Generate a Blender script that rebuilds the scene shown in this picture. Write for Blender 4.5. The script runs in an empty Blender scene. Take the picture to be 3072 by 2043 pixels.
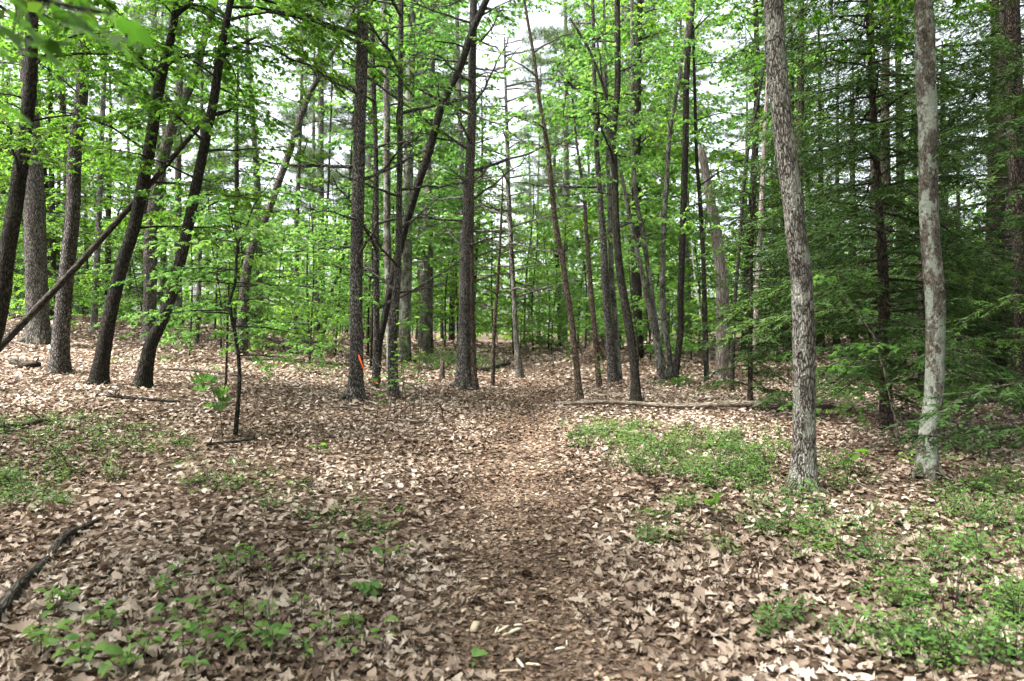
import bpy, math, random
import numpy as np
from math import radians as R, sin, cos, pi

sc = bpy.context.scene
COL = sc.collection
# ------------------------------------------------------------------ camera, sky, sun, exposure
EYE = 1.6
FPX, CX, HZ = 2048.0, 1536.0, 990.0          # photo pixels (3072 wide): focal length, centre, horizon row
cam = bpy.data.cameras.new('camera'); camo = bpy.data.objects.new('camera', cam); COL.objects.link(camo)
cam.sensor_width = 36; cam.lens = 24; cam.clip_start = 0.05; cam.clip_end = 1000
cam.shift_y = -(2043/2 - HZ)/3072
camo.location = (0, 0, EYE); camo.rotation_euler = (R(90), 0, 0)
cam.dof.use_dof = True; cam.dof.focus_distance = 9.0; cam.dof.aperture_fstop = 2.4
sc.camera = camo

SUN_EL, SUN_AZ = 60, -108                        # azimuth from +Y (view direction) towards +X
w = bpy.data.worlds.new('World'); sc.world = w; w.use_nodes = True
wn = w.node_tree; wn.nodes.clear()
sky = wn.nodes.new('ShaderNodeTexSky'); sky.sky_type = 'NISHITA'; sky.sun_disc = False
sky.sun_elevation = R(SUN_EL); sky.sun_rotation = R(SUN_AZ); sky.air_density = 1.0; sky.dust_density = 4.0; sky.ozone_density = 1.0
hs = wn.nodes.new('ShaderNodeHueSaturation'); hs.inputs['Saturation'].default_value = 0.30
bg = wn.nodes.new('ShaderNodeBackground'); bg.inputs['Strength'].default_value = 0.095
wo = wn.nodes.new('ShaderNodeOutputWorld')
wn.links.new(sky.outputs[0], hs.inputs['Color']); wn.links.new(hs.outputs[0], bg.inputs[0]); wn.links.new(bg.outputs[0], wo.inputs[0])
sl = bpy.data.lights.new('sun', 'SUN'); sl.energy = 3.4; sl.angle = R(22); sl.color = (1.0, 0.965, 0.91)
so = bpy.data.objects.new('sun', sl); COL.objects.link(so)
so.rotation_euler = (R(90-SUN_EL), 0, R(180-SUN_AZ)); so.location = (0, 0, 30)
sc.view_settings.view_transform = 'Standard'; sc.view_settings.look = 'None'; sc.view_settings.gamma = 1
sc.view_settings.exposure = 2.55
sc.cycles.max_bounces = 4; sc.cycles.diffuse_bounces = 3; sc.cycles.transmission_bounces = 3; sc.cycles.use_light_tree = False; sc.cycles.adaptive_threshold = 0.03; sc.cycles.glossy_bounces = 2
sc.cycles.caustics_reflective = False; sc.cycles.caustics_refractive = False
sc.cycles.use_denoising = True

rng = np.random.default_rng(11)
# ------------------------------------------------------------------ terrain
def sstep(a, b, x):
    t = np.clip((x-a)/(b-a), 0, 1); return t*t*(3-2*t)
def H(x, y):
    x = np.asarray(x, float); y = np.asarray(y, float)
    z = 0.035*np.clip(y-2, 0, 26)
    z = z + 0.075*np.clip(-x-0.5, 0, 17)*sstep(4, 10, y)*(1-0.75*sstep(27, 40, y))
    z = z + 0.02*np.clip(x-5, 0, 14)*sstep(8, 20, y)
    z = z - 0.35*sstep(32, 55, y)
    z = z + 0.30*np.exp(-(((x-2.6)/1.6)**2+((y-18.2)/1.6)**2))
    z = z + 0.030*np.sin(1.3*x+0.7*y)*np.sin(0.9*y-0.5*x+1) + 0.016*np.sin(3.1*x+1.1)*np.sin(2.7*y) + 0.008*np.sin(7.3*x+2*y)*np.sin(6.1*y-x)
    z = z - 0.045*np.exp(-((x-path_x(y))/0.5)**2)
    return z
def path_x(y):
    y = np.asarray(y, float)
    return 0.13 - 0.12*sstep(2.5, 5, y) + 0.15*sstep(6, 10, y) + 0.35*sstep(10, 15, y) - 0.5*sstep(15, 21, y)
def P(x, y, d):
    """photo pixel at a known depth d (metres along the view axis) -> world point"""
    return np.array([(x-CX)/FPX*d, d, EYE+(HZ-y)/FPX*d])
def G(x, y, dmax=45):
    """photo pixel on the ground -> depth where its ray meets the terrain"""
    d = np.arange(1.5, dmax, 0.01)
    f = EYE+(HZ-y)/FPX*d - H((x-CX)/FPX*d, d)
    k = np.argmax(f < 0)
    return float(d[k]) if f[k] < 0 else dmax
def GP(x, y):
    d = G(x, y); p = P(x, y, d); p[2] = H(p[0], p[1]); return p

# ------------------------------------------------------------------ materials
def new_mat(name):
    m = bpy.data.materials.new(name); m.use_nodes = True; nt = m.node_tree; nt.nodes.clear()
    return m, nt, nt.nodes.new('ShaderNodeOutputMaterial')
def N(nt, t, **kw):
    n = nt.nodes.new(t)
    for k, v in kw.items():
        if k.startswith('i_'): n.inputs[k[2:].replace('_', ' ')].default_value = v
        else: setattr(n, k, v)
    return n
def ramp(nt, fac, stops):
    r = nt.nodes.new('ShaderNodeValToRGB'); e = r.color_ramp.elements
    while len(e) < len(stops): e.new(0.5)
    for q, (p, c) in zip(e, stops): q.position = p; q.color = (*c, 1)
    nt.links.new(fac, r.inputs[0]); return r.outputs[0]
def mixc(nt, f, a, b, mode='MIX'):
    m = nt.nodes.new('ShaderNodeMix'); m.data_type = 'RGBA'; m.blend_type = mode
    for s, v in ((0, f), (6, a), (7, b)):
        if hasattr(v, 'is_linked'): nt.links.new(v, m.inputs[s])
        else: m.inputs[s].default_value = v if s == 0 else (*v, 1)
    return m.outputs[2]
def noise(nt, co, scale, detail=4, rough=0.6, stretch=None):
    n = N(nt, 'ShaderNodeTexNoise'); n.inputs['Scale'].default_value = scale; n.inputs['Detail'].default_value = detail; n.inputs['Roughness'].default_value = rough
    if stretch is not None:
        mp = N(nt, 'ShaderNodeMapping'); mp.inputs['Scale'].default_value = stretch
        nt.links.new(co, mp.inputs[0]); co = mp.outputs[0]
    nt.links.new(co, n.inputs['Vector']); return n.outputs['Fac']
def math_(nt, op, a, b=0.5):
    m = N(nt, 'ShaderNodeMath', operation=op)
    for s, v in ((0, a), (1, b)):
        if hasattr(v, 'is_linked'): nt.links.new(v, m.inputs[s])
        else: m.inputs[s].default_value = v
    return m.outputs[0]

def leaf_mat(name, stops, tstops, trans=0.52, rough=0.55, spec=0.2):
    m, nt, out = new_mat(name)
    at = N(nt, 'ShaderNodeAttribute', attribute_name='tint')
    oi = N(nt, 'ShaderNodeObjectInfo')
    f = math_(nt, 'ADD', at.outputs['Fac'], math_(nt, 'MULTIPLY', math_(nt, 'SUBTRACT', oi.outputs['Random'], 0.5), 0.25))
    c = ramp(nt, f, stops); tc = ramp(nt, f, tstops)
    p = N(nt, 'ShaderNodeBsdfPrincipled'); p.inputs['Roughness'].default_value = rough; p.inputs['Specular IOR Level'].default_value = spec
    nt.links.new(c, p.inputs['Base Color'])
    if trans > 0:
        t = N(nt, 'ShaderNodeBsdfTranslucent'); nt.links.new(tc, t.inputs[0])
        mx = N(nt, 'ShaderNodeMixShader'); mx.inputs[0].default_value = trans
        nt.links.new(p.outputs[0], mx.inputs[1]); nt.links.new(t.outputs[0], mx.inputs[2]); nt.links.new(mx.outputs[0], out.inputs[0])
    else: nt.links.new(p.outputs[0], out.inputs[0])
    return m
def bark_mat(name, dark, mid, light, lichen=None, lich_amt=0.5, zs=0.24, fine=30, bump=1.0, moss=0.0, ck=0.5, cell=1.45):
    m, nt, out = new_mat(name)
    a = N(nt, 'ShaderNodeAttribute', attribute_name='barkco'); co = a.outputs['Vector']
    oi = N(nt, 'ShaderNodeObjectInfo')
    off = N(nt, 'ShaderNodeVectorMath', operation='ADD'); nt.links.new(co, off.inputs[0])
    cmb = N(nt, 'ShaderNodeCombineXYZ'); nt.links.new(math_(nt, 'MULTIPLY', oi.outputs['Random'], 37.0), cmb.inputs[2]); nt.links.new(cmb.outputs[0], off.inputs[1])
    co = off.outputs[0]
    v = N(nt, 'ShaderNodeTexVoronoi', feature='DISTANCE_TO_EDGE'); v.inputs['Scale'].default_value = fine*cell
    wob = noise(nt, co, 9, 3, 0.6)
    mp = N(nt, 'ShaderNodeMapping'); mp.inputs['Scale'].default_value = (1, 1, zs)
    wv = N(nt, 'ShaderNodeVectorMath', operation='ADD'); nt.links.new(co, wv.inputs[0])
    sw = N(nt, 'ShaderNodeVectorMath', operation='SCALE'); sw.inputs['Scale'].default_value = 0.05
    cw = N(nt, 'ShaderNodeCombineXYZ'); nt.links.new(wob, cw.inputs[0]); nt.links.new(wob, cw.inputs[1]); nt.links.new(cw.outputs[0], sw.inputs[0]); nt.links.new(sw.outputs[0], wv.inputs[1])
    nt.links.new(wv.outputs[0], mp.inputs[0]); nt.links.new(mp.outputs[0], v.inputs['Vector'])
    crack = math_(nt, 'MINIMUM', math_(nt, 'MULTIPLY', v.outputs['Distance'], 5.0), 1.0)
    n1 = noise(nt, co, fine, 5, 0.65, (1, 1, zs*1.3)); n2 = noise(nt, co, 5.5, 4, 0.6, (1, 1, 0.5)); n3 = noise(nt, co, 90, 2, 0.5)
    hgt = math_(nt, 'ADD', math_(nt, 'MULTIPLY', crack, ck), math_(nt, 'MULTIPLY', n1, 1.25-ck))
    c = ramp(nt, math_(nt, 'ADD', math_(nt, 'MULTIPLY', hgt, 0.72), math_(nt, 'MULTIPLY', math_(nt, 'SUBTRACT', n3, 0.5), 0.35)), [(0.34, dark), (0.52, mid), (0.72, light)])
    n2 = ramp(nt, n2, [(0.38, (0, 0, 0)), (0.66, (1, 1, 1))]); c = mixc(nt, math_(nt, 'MULTIPLY', n2, 0.8), c, mixc(nt, 0.7, c, dark))
    if lichen:
        lf = noise(nt, co, 6.5, 5, 0.72, (1, 1, 0.6)); lf2 = noise(nt, co, 26, 3, 0.7)
        lm = ramp(nt, math_(nt, 'ADD', math_(nt, 'MULTIPLY', lf, 0.75), math_(nt, 'MULTIPLY', lf2, 0.25)), [(0.60-0.10*lich_amt, (0, 0, 0)), (0.65-0.10*lich_amt, (1, 1, 1))])
        c = mixc(nt, math_(nt, 'MULTIPLY', lm, 0.72), c, mixc(nt, 0.45, lichen, c))
    if moss:
        sep = N(nt, 'ShaderNodeSeparateXYZ'); nt.links.new(a.outputs['Vector'], sep.inputs[0])
        g = math_(nt, 'SUBTRACT', 1.0, math_(nt, 'MULTIPLY', sep.outputs[2], 2.6))
        g = math_(nt, 'MAXIMUM', math_(nt, 'MINIMUM', math_(nt, 'SUBTRACT', math_(nt, 'ADD', g, noise(nt, co, 14, 4)), 0.75), 1.0), 0.0)
        c = mixc(nt, math_(nt, 'MULTIPLY', g, moss), c, (0.035, 0.055, 0.015))
    p = N(nt, 'ShaderNodeBsdfPrincipled'); p.inputs['Roughness'].default_value = 0.9; p.inputs['Specular IOR Level'].default_value = 0.2
    b = N(nt, 'ShaderNodeBump'); b.inputs['Strength'].default_value = bump; b.inputs['Distance'].default_value = 0.035
    nt.links.new(hgt, b.inputs['Height']); nt.links.new(b.outputs[0], p.inputs['Normal'])
    nt.links.new(c, p.inputs['Base Color']); nt.links.new(p.outputs[0], out.inputs[0])
    return m

MT = {}
MT['bark_maple'] = bark_mat('bark_maple', (0.012, 0.010, 0.008), (0.040, 0.034, 0.027), (0.105, 0.092, 0.076), (0.12, 0.14, 0.10), 0.15, moss=0.7)
MT['bark_grey'] = bark_mat('bark_grey', (0.03, 0.026, 0.022), (0.145, 0.130, 0.113), (0.34, 0.31, 0.27), (0.40, 0.42, 0.36), 0.95, moss=0.9, ck=0.42)
MT['bark_lichen'] = bark_mat('bark_lichen', (0.035, 0.029, 0.024), (0.115, 0.098, 0.082), (0.24, 0.215, 0.18), (0.40, 0.46, 0.39), 1.1, zs=0.5, fine=26, bump=0.6, moss=0.5, ck=0.2)
MT['bark_oak'] = bark_mat('bark_oak', (0.026, 0.022, 0.019), (0.125, 0.11, 0.095), (0.31, 0.28, 0.245), (0.22, 0.25, 0.19), 0.3, fine=20, bump=1.0, moss=0.6, cell=2.0)
MT['bark_pine'] = bark_mat('bark_pine', (0.022, 0.019, 0.017), (0.105, 0.092, 0.083), (0.26, 0.235, 0.22), (0.19, 0.21, 0.17), 0.2, zs=0.4, fine=24, moss=0.5)
MT['bark_red'] = bark_mat('bark_red', (0.04, 0.028, 0.02), (0.12, 0.086, 0.066), (0.22, 0.175, 0.14), (0.2, 0.21, 0.17), 0.1, zs=0.35, fine=22)
MT['bark_hemlock'] = bark_mat('bark_hemlock', (0.018, 0.012, 0.009), (0.05, 0.037, 0.030), (0.10, 0.08, 0.065), zs=0.3, fine=24)
MT['bark_birch'] = bark_mat('bark_birch', (0.22, 0.20, 0.17), (0.6, 0.57, 0.52), (0.75, 0.73, 0.69), zs=2.5, fine=14, bump=0.3)
MT['bark_snag'] = bark_mat('bark_snag', (0.16, 0.125, 0.11), (0.34, 0.29, 0.265), (0.5, 0.45, 0.42), zs=0.15, fine=18)
MT['dead_wood'] = bark_mat('dead_wood', (0.07, 0.055, 0.042), (0.20, 0.165, 0.13), (0.36, 0.31, 0.255), (0.2, 0.23, 0.16), 0.3, zs=0.15, fine=30)
MT['dark_wood'] = bark_mat('dark_wood', (0.02, 0.016, 0.013), (0.06, 0.05, 0.04), (0.13, 0.11, 0.09), (0.13, 0.16, 0.09), 0.3, zs=0.15, fine=30)
MT['log_tan'] = bark_mat('log_tan', (0.10, 0.078, 0.058), (0.32, 0.262, 0.20), (0.52, 0.45, 0.365), (0.25, 0.28, 0.2), 0.2, zs=0.12, fine=30)
MT['twig'] = bark_mat('twig', (0.03, 0.024, 0.02), (0.075, 0.062, 0.052), (0.14, 0.12, 0.1), zs=0.3, fine=40, bump=0.3)
MT['leaf_maple'] = leaf_mat('leaf_maple', [(0, (0.030, 0.070, 0.012)), (0.5, (0.055, 0.125, 0.018)), (1, (0.10, 0.18, 0.025))],
                            [(0, (0.09, 0.24, 0.02)), (0.5, (0.17, 0.38, 0.035)), (1, (0.29, 0.50, 0.05))])
MT['leaf_young'] = leaf_mat('leaf_young', [(0, (0.045, 0.11, 0.020)), (0.5, (0.070, 0.16, 0.030)), (1, (0.10, 0.195, 0.036))],
                            [(0, (0.12, 0.30, 0.05)), (0.5, (0.19, 0.40, 0.075)), (1, (0.30, 0.50, 0.10))])
MT['leaf_oak'] = leaf_mat('leaf_oak', [(0, (0.025, 0.065, 0.02)), (0.5, (0.045, 0.105, 0.03)), (1, (0.08, 0.15, 0.04))],
                          [(0, (0.08, 0.2, 0.03)), (0.5, (0.14, 0.29, 0.05)), (1, (0.22, 0.38, 0.06))])
MT['needles_hemlock'] = leaf_mat('needles_hemlock', [(0, (0.018, 0.044, 0.010)), (0.6, (0.040, 0.085, 0.016)), (1, (0.085, 0.155, 0.024))],
                                 [(0, (0.03, 0.08, 0.015)), (0.6, (0.06, 0.14, 0.02)), (1, (0.14, 0.27, 0.03))], trans=0.28)
MT['needles_pine'] = leaf_mat('needles_pine', [(0, (0.05, 0.09, 0.035)), (0.6, (0.085, 0.135, 0.055)), (1, (0.13, 0.18, 0.08))],
                              [(0, (0.08, 0.15, 0.05)), (0.6, (0.14, 0.22, 0.08)), (1, (0.2, 0.28, 0.1))], trans=0.35)
MT['leaf_shrub'] = leaf_mat('leaf_shrub', [(0, (0.045, 0.10, 0.026)), (0.5, (0.082, 0.17, 0.042)), (1, (0.13, 0.22, 0.045))],
                            [(0, (0.12, 0.25, 0.04)), (0.5, (0.20, 0.37, 0.06)), (1, (0.30, 0.46, 0.07))], trans=0.35)
MT['leaf_dead'] = leaf_mat('leaf_dead', [(0, (0.045, 0.026, 0.016)), (0.25, (0.105, 0.070, 0.050)), (0.5, (0.22, 0.163, 0.123)), (0.75, (0.335, 0.267, 0.213)), (1, (0.52, 0.45, 0.385))],
                           [(0, (0.05, 0.03, 0.015)), (0.5, (0.25, 0.15, 0.08)), (1, (0.42, 0.3, 0.18))], trans=0.12, rough=0.65, spec=0.25)
MT['duff'] = leaf_mat('duff', [(0, (0.03, 0.02, 0.014)), (0.35, (0.125, 0.080, 0.055)), (0.7, (0.24, 0.165, 0.116)), (1, (0.48, 0.39, 0.295))], [(0, (0.1, 0.1, 0.1)), (1, (0.1, 0.1, 0.1))], trans=0, rough=0.8, spec=0.2)
MT['cone'] = leaf_mat('cone', [(0, (0.03, 0.018, 0.012)), (0.5, (0.10, 0.062, 0.042)), (1, (0.24, 0.17, 0.12))], [(0, (0.1, 0.1, 0.1)), (1, (0.1, 0.1, 0.1))], trans=0, rough=0.7)
MT['chip'] = leaf_mat('chip', [(0, (0.35, 0.27, 0.18)), (0.5, (0.6, 0.5, 0.36)), (1, (0.75, 0.68, 0.55))], [(0, (0.1, 0.1, 0.1)), (1, (0.1, 0.1, 0.1))], trans=0, rough=0.75)
MT['tape'] = leaf_mat('tape', [(0, (0.85, 0.12, 0.02)), (1, (0.95, 0.19, 0.04))], [(0, (0.9, 0.15, 0.02)), (1, (0.95, 0.2, 0.04))], trans=0.3, rough=0.35)
MT['moss'] = leaf_mat('moss', [(0, (0.03, 0.045, 0.012)), (0.5, (0.055, 0.075, 0.018)), (1, (0.09, 0.11, 0.03))], [(0, (0.1, 0.1, 0.1)), (1, (0.1, 0.1, 0.1))], trans=0, rough=0.95)

def ground_mat(name, litter):
    m, nt, out = new_mat(name)
    tc = N(nt, 'ShaderNodeTexCoord'); co = tc.outputs['Object']
    v = N(nt, 'ShaderNodeTexVoronoi', feature='F1'); v.inputs['Scale'].default_value = 13 if litter else 30; v.inputs['Randomness'].default_value = 1
    nt.links.new(co, v.inputs['Vector'])
    v2 = N(nt, 'ShaderNodeTexVoronoi', feature='F1'); v2.inputs['Scale'].default_value = 31 if litter else 85
    nt.links.new(co, v2.inputs['Vector'])
    sp = N(nt, 'ShaderNodeSeparateColor'); nt.links.new(v.outputs['Color'], sp.inputs[0])
    sp2 = N(nt, 'ShaderNodeSeparateColor'); nt.links.new(v2.outputs['Color'], sp2.inputs[0])
    n1 = noise(nt, co, 1.7, 5, 0.6); n2 = noise(nt, co, 60, 4, 0.7)
    f = math_(nt, 'ADD', math_(nt, 'MULTIPLY', sp.outputs[0], 0.5), math_(nt, 'MULTIPLY', sp2.outputs[0], 0.4))
    f = math_(nt, 'ADD', f, math_(nt, 'MULTIPLY', math_(nt, 'SUBTRACT', n2, 0.5), 0.4))
    f = math_(nt, 'ADD', f, math_(nt, 'MULTIPLY', math_(nt, 'SUBTRACT', n1, 0.5), 0.5))
    if litter: c = ramp(nt, f, [(0.05, (0.02, 0.013, 0.009)), (0.4, (0.07, 0.047, 0.033)), (0.7, (0.17, 0.122, 0.09)), (1, (0.36, 0.29, 0.23))])
    else: c = ramp(nt, f, [(0.05, (0.03, 0.021, 0.014)), (0.4, (0.10, 0.069, 0.049)), (0.75, (0.19, 0.142, 0.106)), (1, (0.36, 0.29, 0.225))])
    p = N(nt, 'ShaderNodeBsdfPrincipled'); p.inputs['Roughness'].default_value = 0.95; p.inputs['Specular IOR Level'].default_value = 0.1
    b = N(nt, 'ShaderNodeBump'); b.inputs['Strength'].default_value = 0.8; b.inputs['Distance'].default_value = 0.03
    nt.links.new(math_(nt, 'ADD', f, math_(nt, 'MULTIPLY', v.outputs['Distance'], -0.5)), b.inputs['Height']); nt.links.new(b.outputs[0], p.inputs['Normal'])
    nt.links.new(c, p.inputs['Base Color']); nt.links.new(p.outputs[0], out.inputs[0]); return m
MT['ground'] = ground_mat('ground_litter', True); MT['path'] = ground_mat('path_duff', False)

# ------------------------------------------------------------------ mesh helpers
class MB:
    def __init__(s): s.v = []; s.f = []; s.t = []; s.b = []; s.n = 0
    def add(s, v, f, tint=None, bark=None):
        v = np.asarray(v, np.float32).reshape(-1, 3); f = np.asarray(f, np.int64).reshape(-1, 3)
        s.v.append(v); s.f.append(f + s.n); s.n += len(v)
        s.t.append(np.full(len(v), 0.5, np.float32) if tint is None else np.broadcast_to(np.asarray(tint, np.float32), (len(v),)))
        s.b.append(v if bark is None else np.asarray(bark, np.float32))
    def mesh(s, name, smooth=False):
        me = bpy.data.meshes.new(name)
        if not s.v: return me
        v = np.concatenate(s.v); f = np.concatenate(s.f).astype(np.int32); nf = len(f)
        me.vertices.add(len(v)); me.vertices.foreach_set('co', v.ravel())
        me.loops.add(nf*3); me.loops.foreach_set('vertex_index', f.ravel())
        me.polygons.add(nf); me.polygons.foreach_set('loop_start', np.arange(0, nf*3, 3, dtype=np.int32)); me.polygons.foreach_set('loop_total', np.full(nf, 3, np.int32))
        if smooth: me.polygons.foreach_set('use_smooth', np.ones(nf, bool))
        a = me.attributes.new('tint', 'FLOAT', 'POINT'); a.data.foreach_set('value', np.concatenate(s.t).astype(np.float32))
        a = me.attributes.new('barkco', 'FLOAT_VECTOR', 'POINT'); a.data.foreach_set('vector', np.concatenate(s.b).astype(np.float32).ravel())
        me.update(calc_edges=True)
        return me
    def build(s, name, mat, parent=None, loc=None, smooth=False):
        return link(name, s.mesh(name, smooth), mat, parent, loc)
def link(name, me, mat, parent=None, loc=None):
    if mat and not me.materials: me.materials.append(MT[mat])
    o = bpy.data.objects.new(name, me); COL.objects.link(o)
    if parent is not None: o.parent = parent
    if loc is not None: o.location = loc
    return o
def tag(o, label=None, cat=None, group=None, kind=None):
    for k, v in (('label', label), ('category', cat), ('group', group), ('kind', kind)):
        if v: o[k] = v
    return o
def thing(name, loc, label, cat, group=None):
    o = bpy.data.objects.new(name, None); COL.objects.link(o); o.location = loc; o.empty_display_size = 0.1
    return tag(o, label, cat, group)
def copy_tree(root, loc, rz=0.0, sc_=1.0, label=None, group=None):
    c = root.copy(); COL.objects.link(c); c.location = loc; c.rotation_euler = (0, 0, rz); c.scale = (sc_,)*3
    if label: c['label'] = label
    if group: c['group'] = group
    for ch in root.children:
        k = ch.copy(); COL.objects.link(k); k.parent = c
        for g in ch.children:
            q = g.copy(); COL.objects.link(q); q.parent = k
    return c
def unit(v):
    v = np.asarray(v, float); return v/np.maximum(np.linalg.norm(v, axis=-1, keepdims=True), 1e-9)
def spline(pts, n):
    """Catmull-Rom through rows of pts (any columns), n samples"""
    p = np.asarray(pts, float); p = np.vstack([2*p[0]-p[1], p, 2*p[-1]-p[-2]])
    m = len(p)-3; u = np.linspace(0, m-1e-6, n); i = u.astype(int); t = (u-i)[:, None]
    a, b, c, d = p[i], p[i+1], p[i+2], p[i+3]
    return 0.5*((2*b)+(-a+c)*t+(2*a-5*b+4*c-d)*t*t+(-a+3*b-3*c+d)*t**3)
def tube(mb, pts, rad, sides=8, cap=True, lobes=0, rough=0.0, seed=0, flare=0.0):
    pts = np.asarray(pts, float); rad = np.asarray(rad, float); n = len(pts)
    tan = unit(np.gradient(pts, axis=0))
    ref = np.array([0, 1.0, 0]) if abs(tan[0] @ np.array([0, 1.0, 0])) < 0.9 else np.array([1.0, 0, 0])
    u = unit(np.cross(tan, ref)); v = np.cross(tan, u)
    a = np.arange(sides)/sides*2*pi
    ln = np.concatenate([[0], np.cumsum(np.linalg.norm(np.diff(pts, axis=0), axis=1))])
    rr = np.repeat(rad[:, None], sides, 1)
    if rough:
        g = np.random.default_rng(seed); ph = g.uniform(0, 6.28, 8)
        A, L = np.meshgrid(a, ln)
        q = np.sin(2*A+1.3*L+ph[0])*0.5+np.sin(3*A-2.1*L+ph[1])*0.45+np.sin(A+3.4*L+ph[2])*0.5+np.sin(5*A+4*L+ph[3])*0.3+np.sin(7.5*L+ph[4]+A)*0.4
        q += np.sin(7*A+ph[5]+np.sin(9*L))*0.35 + g.normal(0, 0.35, q.shape)
        rr = rr*(1+rough*q)
        if flare:
            fl = flare*np.exp(-np.clip(L-0.12, 0, 9)/0.17)
            rr = rr*(1+fl*(0.55+0.6*np.clip(np.sin(3*A+ph[6]), -0.3, 1)+0.5*np.clip(np.sin(2*A+ph[7]), -0.2, 1)))
    V = pts[:, None, :]+rr[..., None]*(np.cos(a)[None, :, None]*u[:, None, :]+np.sin(a)[None, :, None]*v[:, None, :])
    r0 = float(rad.max())
    B = np.stack([np.repeat((np.cos(a)*r0)[None], n, 0), np.repeat((np.sin(a)*r0)[None], n, 0), np.repeat(ln[:, None], sides, 1)], -1)
    i = np.arange(n-1)[:, None]*sides; j = np.arange(sides)[None]; k = (j+1) % sides
    q = np.stack([i+j, i+k, i+sides+k, i+sides+j], -1).reshape(-1, 4)
    F = np.concatenate([q[:, [0, 1, 2]], q[:, [0, 2, 3]]])
    V = V.reshape(-1, 3); B = B.reshape(-1, 3)
    if cap:
        V = np.vstack([V, pts[:1], pts[-1:]]); B = np.vstack([B, [[0, 0, 0]], [[0, 0, ln[-1]]]])
        s0 = n*sides; e = (n-1)*sides; jj = np.arange(sides); kk = (jj+1) % sides
        F = np.concatenate([F, np.stack([kk, jj, np.full(sides, s0)], -1), np.stack([e+jj, e+kk, np.full(sides, s0+1)], -1)])
    mb.add(V, F, 0.5, B)

# ---- leaf templates: x along the blade from the stalk, y across, z the normal
def fan(outline, cz=0.0, cx=0.35):
    o = np.array(outline, float); o = np.c_[o, np.zeros(len(o))] if o.shape[1] == 2 else o
    n = len(o); v = np.vstack([[cx, 0, cz], o]); j = np.arange(n)
    return v, np.stack([np.zeros(n, int), 1+j, 1+(j+1) % n], -1)
def mirror(half):
    h = np.array(half, float); r = h[::-1].copy(); r[:, 1] *= -1
    if abs(h[0, 1]) < 1e-6: r = r[:-1]
    if abs(h[-1, 1]) < 1e-6: r = r[1:]
    return np.vstack([h, r])
L_MAPLE = fan(np.c_[mirror([(0, 0), (0.10, 0.32), (0.30, 0.24), (0.46, 0.56), (0.55, 0.26), (0.70, 0.30), (1.0, 0)]), [0, -.06, 0, -.14, 0, 0, -.16, 0, 0, -.14, 0, -.06][:12]], 0.05)
L_MAPLE_S = fan(np.c_[mirror([(0, 0), (0.35, 0.48), (0.52, 0.2), (1.0, 0)]), [0, -.1, 0, -.12, 0, -.1]], 0.04)
L_OVAL = fan(np.c_[mirror([(0, 0), (0.3, 0.25), (0.65, 0.24), (1.0, 0)]), [0, .06, .03, -.1, .03, .06]], -0.01, 0.45)
L_DIAM = (np.array([[0, 0, 0], [0.5, 0.34, -.05], [1, 0, -.1], [0.5, -0.34, -.05]]), np.array([[0, 1, 2], [0, 2, 3]]))
L_BLADE = (np.array([[0.0, 0.13, 0], [0, -0.13, 0], [1, 0, -.08]]), np.array([[0, 1, 2]]))
L_NEEDLE = (np.array([[0, 0.03, 0], [0, -0.03, 0], [1, 0, -.08]]), np.array([[0, 1, 2]]))
def oaklike(st, wd, curl, bend, fold, twist=0.0):
    v = []; n = len(st)
    for s, w_ in zip(st, wd):
        for k in (1, 0, -1):
            y = k*w_; z = curl*y*y*4+bend*((s-0.5)**2*2-0.2)+fold*abs(y)+twist*y*(s-0.5)
            v.append((s, y, z))
    f = []
    for i in range(n-1):
        a = 3*i; b = a+3
        f += [(a, b, b+1), (a, b+1, a+1), (a+1, b+1, b+2), (a+1, b+2, a+2)]
    return np.array(v), np.array(f)
g_ = np.random.default_rng(5)
LIT_NEAR, LIT_MID, LIT_FOUR, LIT_FAR = [], [], [], []
for k in range(12):
    c, b, fo, tw = g_.uniform(-0.9, 1.1), g_.uniform(-0.5, 0.7), g_.uniform(-0.35, 0.55), g_.uniform(-1, 1)
    lob = [0.03, 0.05, 0.22, 0.10, 0.33, 0.13, 0.29, 0.12, 0.16, 0.015] if k % 3 else [0.03, 0.14, 0.2, 0.24, 0.27, 0.26, 0.24, 0.19, 0.10, 0.01]
    lob = (np.array(lob)*g_.uniform(0.8, 1.15, 10))[[0, 2, 3, 4, 5, 6, 7, 9]]
    LIT_NEAR.append(oaklike([0, 0.2, 0.33, 0.46, 0.56, 0.7, 0.8, 1.0], lob, c, b, fo, tw))
    LIT_MID.append(oaklike([0, 0.3, 0.66, 1.0], [0.03, 0.26, 0.28 if k % 2 else 0.2, 0.02], c, b, fo, tw))
    LIT_FOUR.append(fan(np.array([[0, 0, 0], [0.5, 0.3, 0.5*c*0.3+0.3*fo*0.5], [1, 0, 0.4*b], [0.45, -0.26, 0.3*c*0.5]]), 0.02, 0.5))
    LIT_FAR.append((np.array([[0, 0, 0], [0.5, 0.3, 0.12*c], [1, 0, 0.3*b], [0.5, -0.3, 0.12*c]]), np.array([[0, 1, 2], [0, 2, 3]])))

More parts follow.
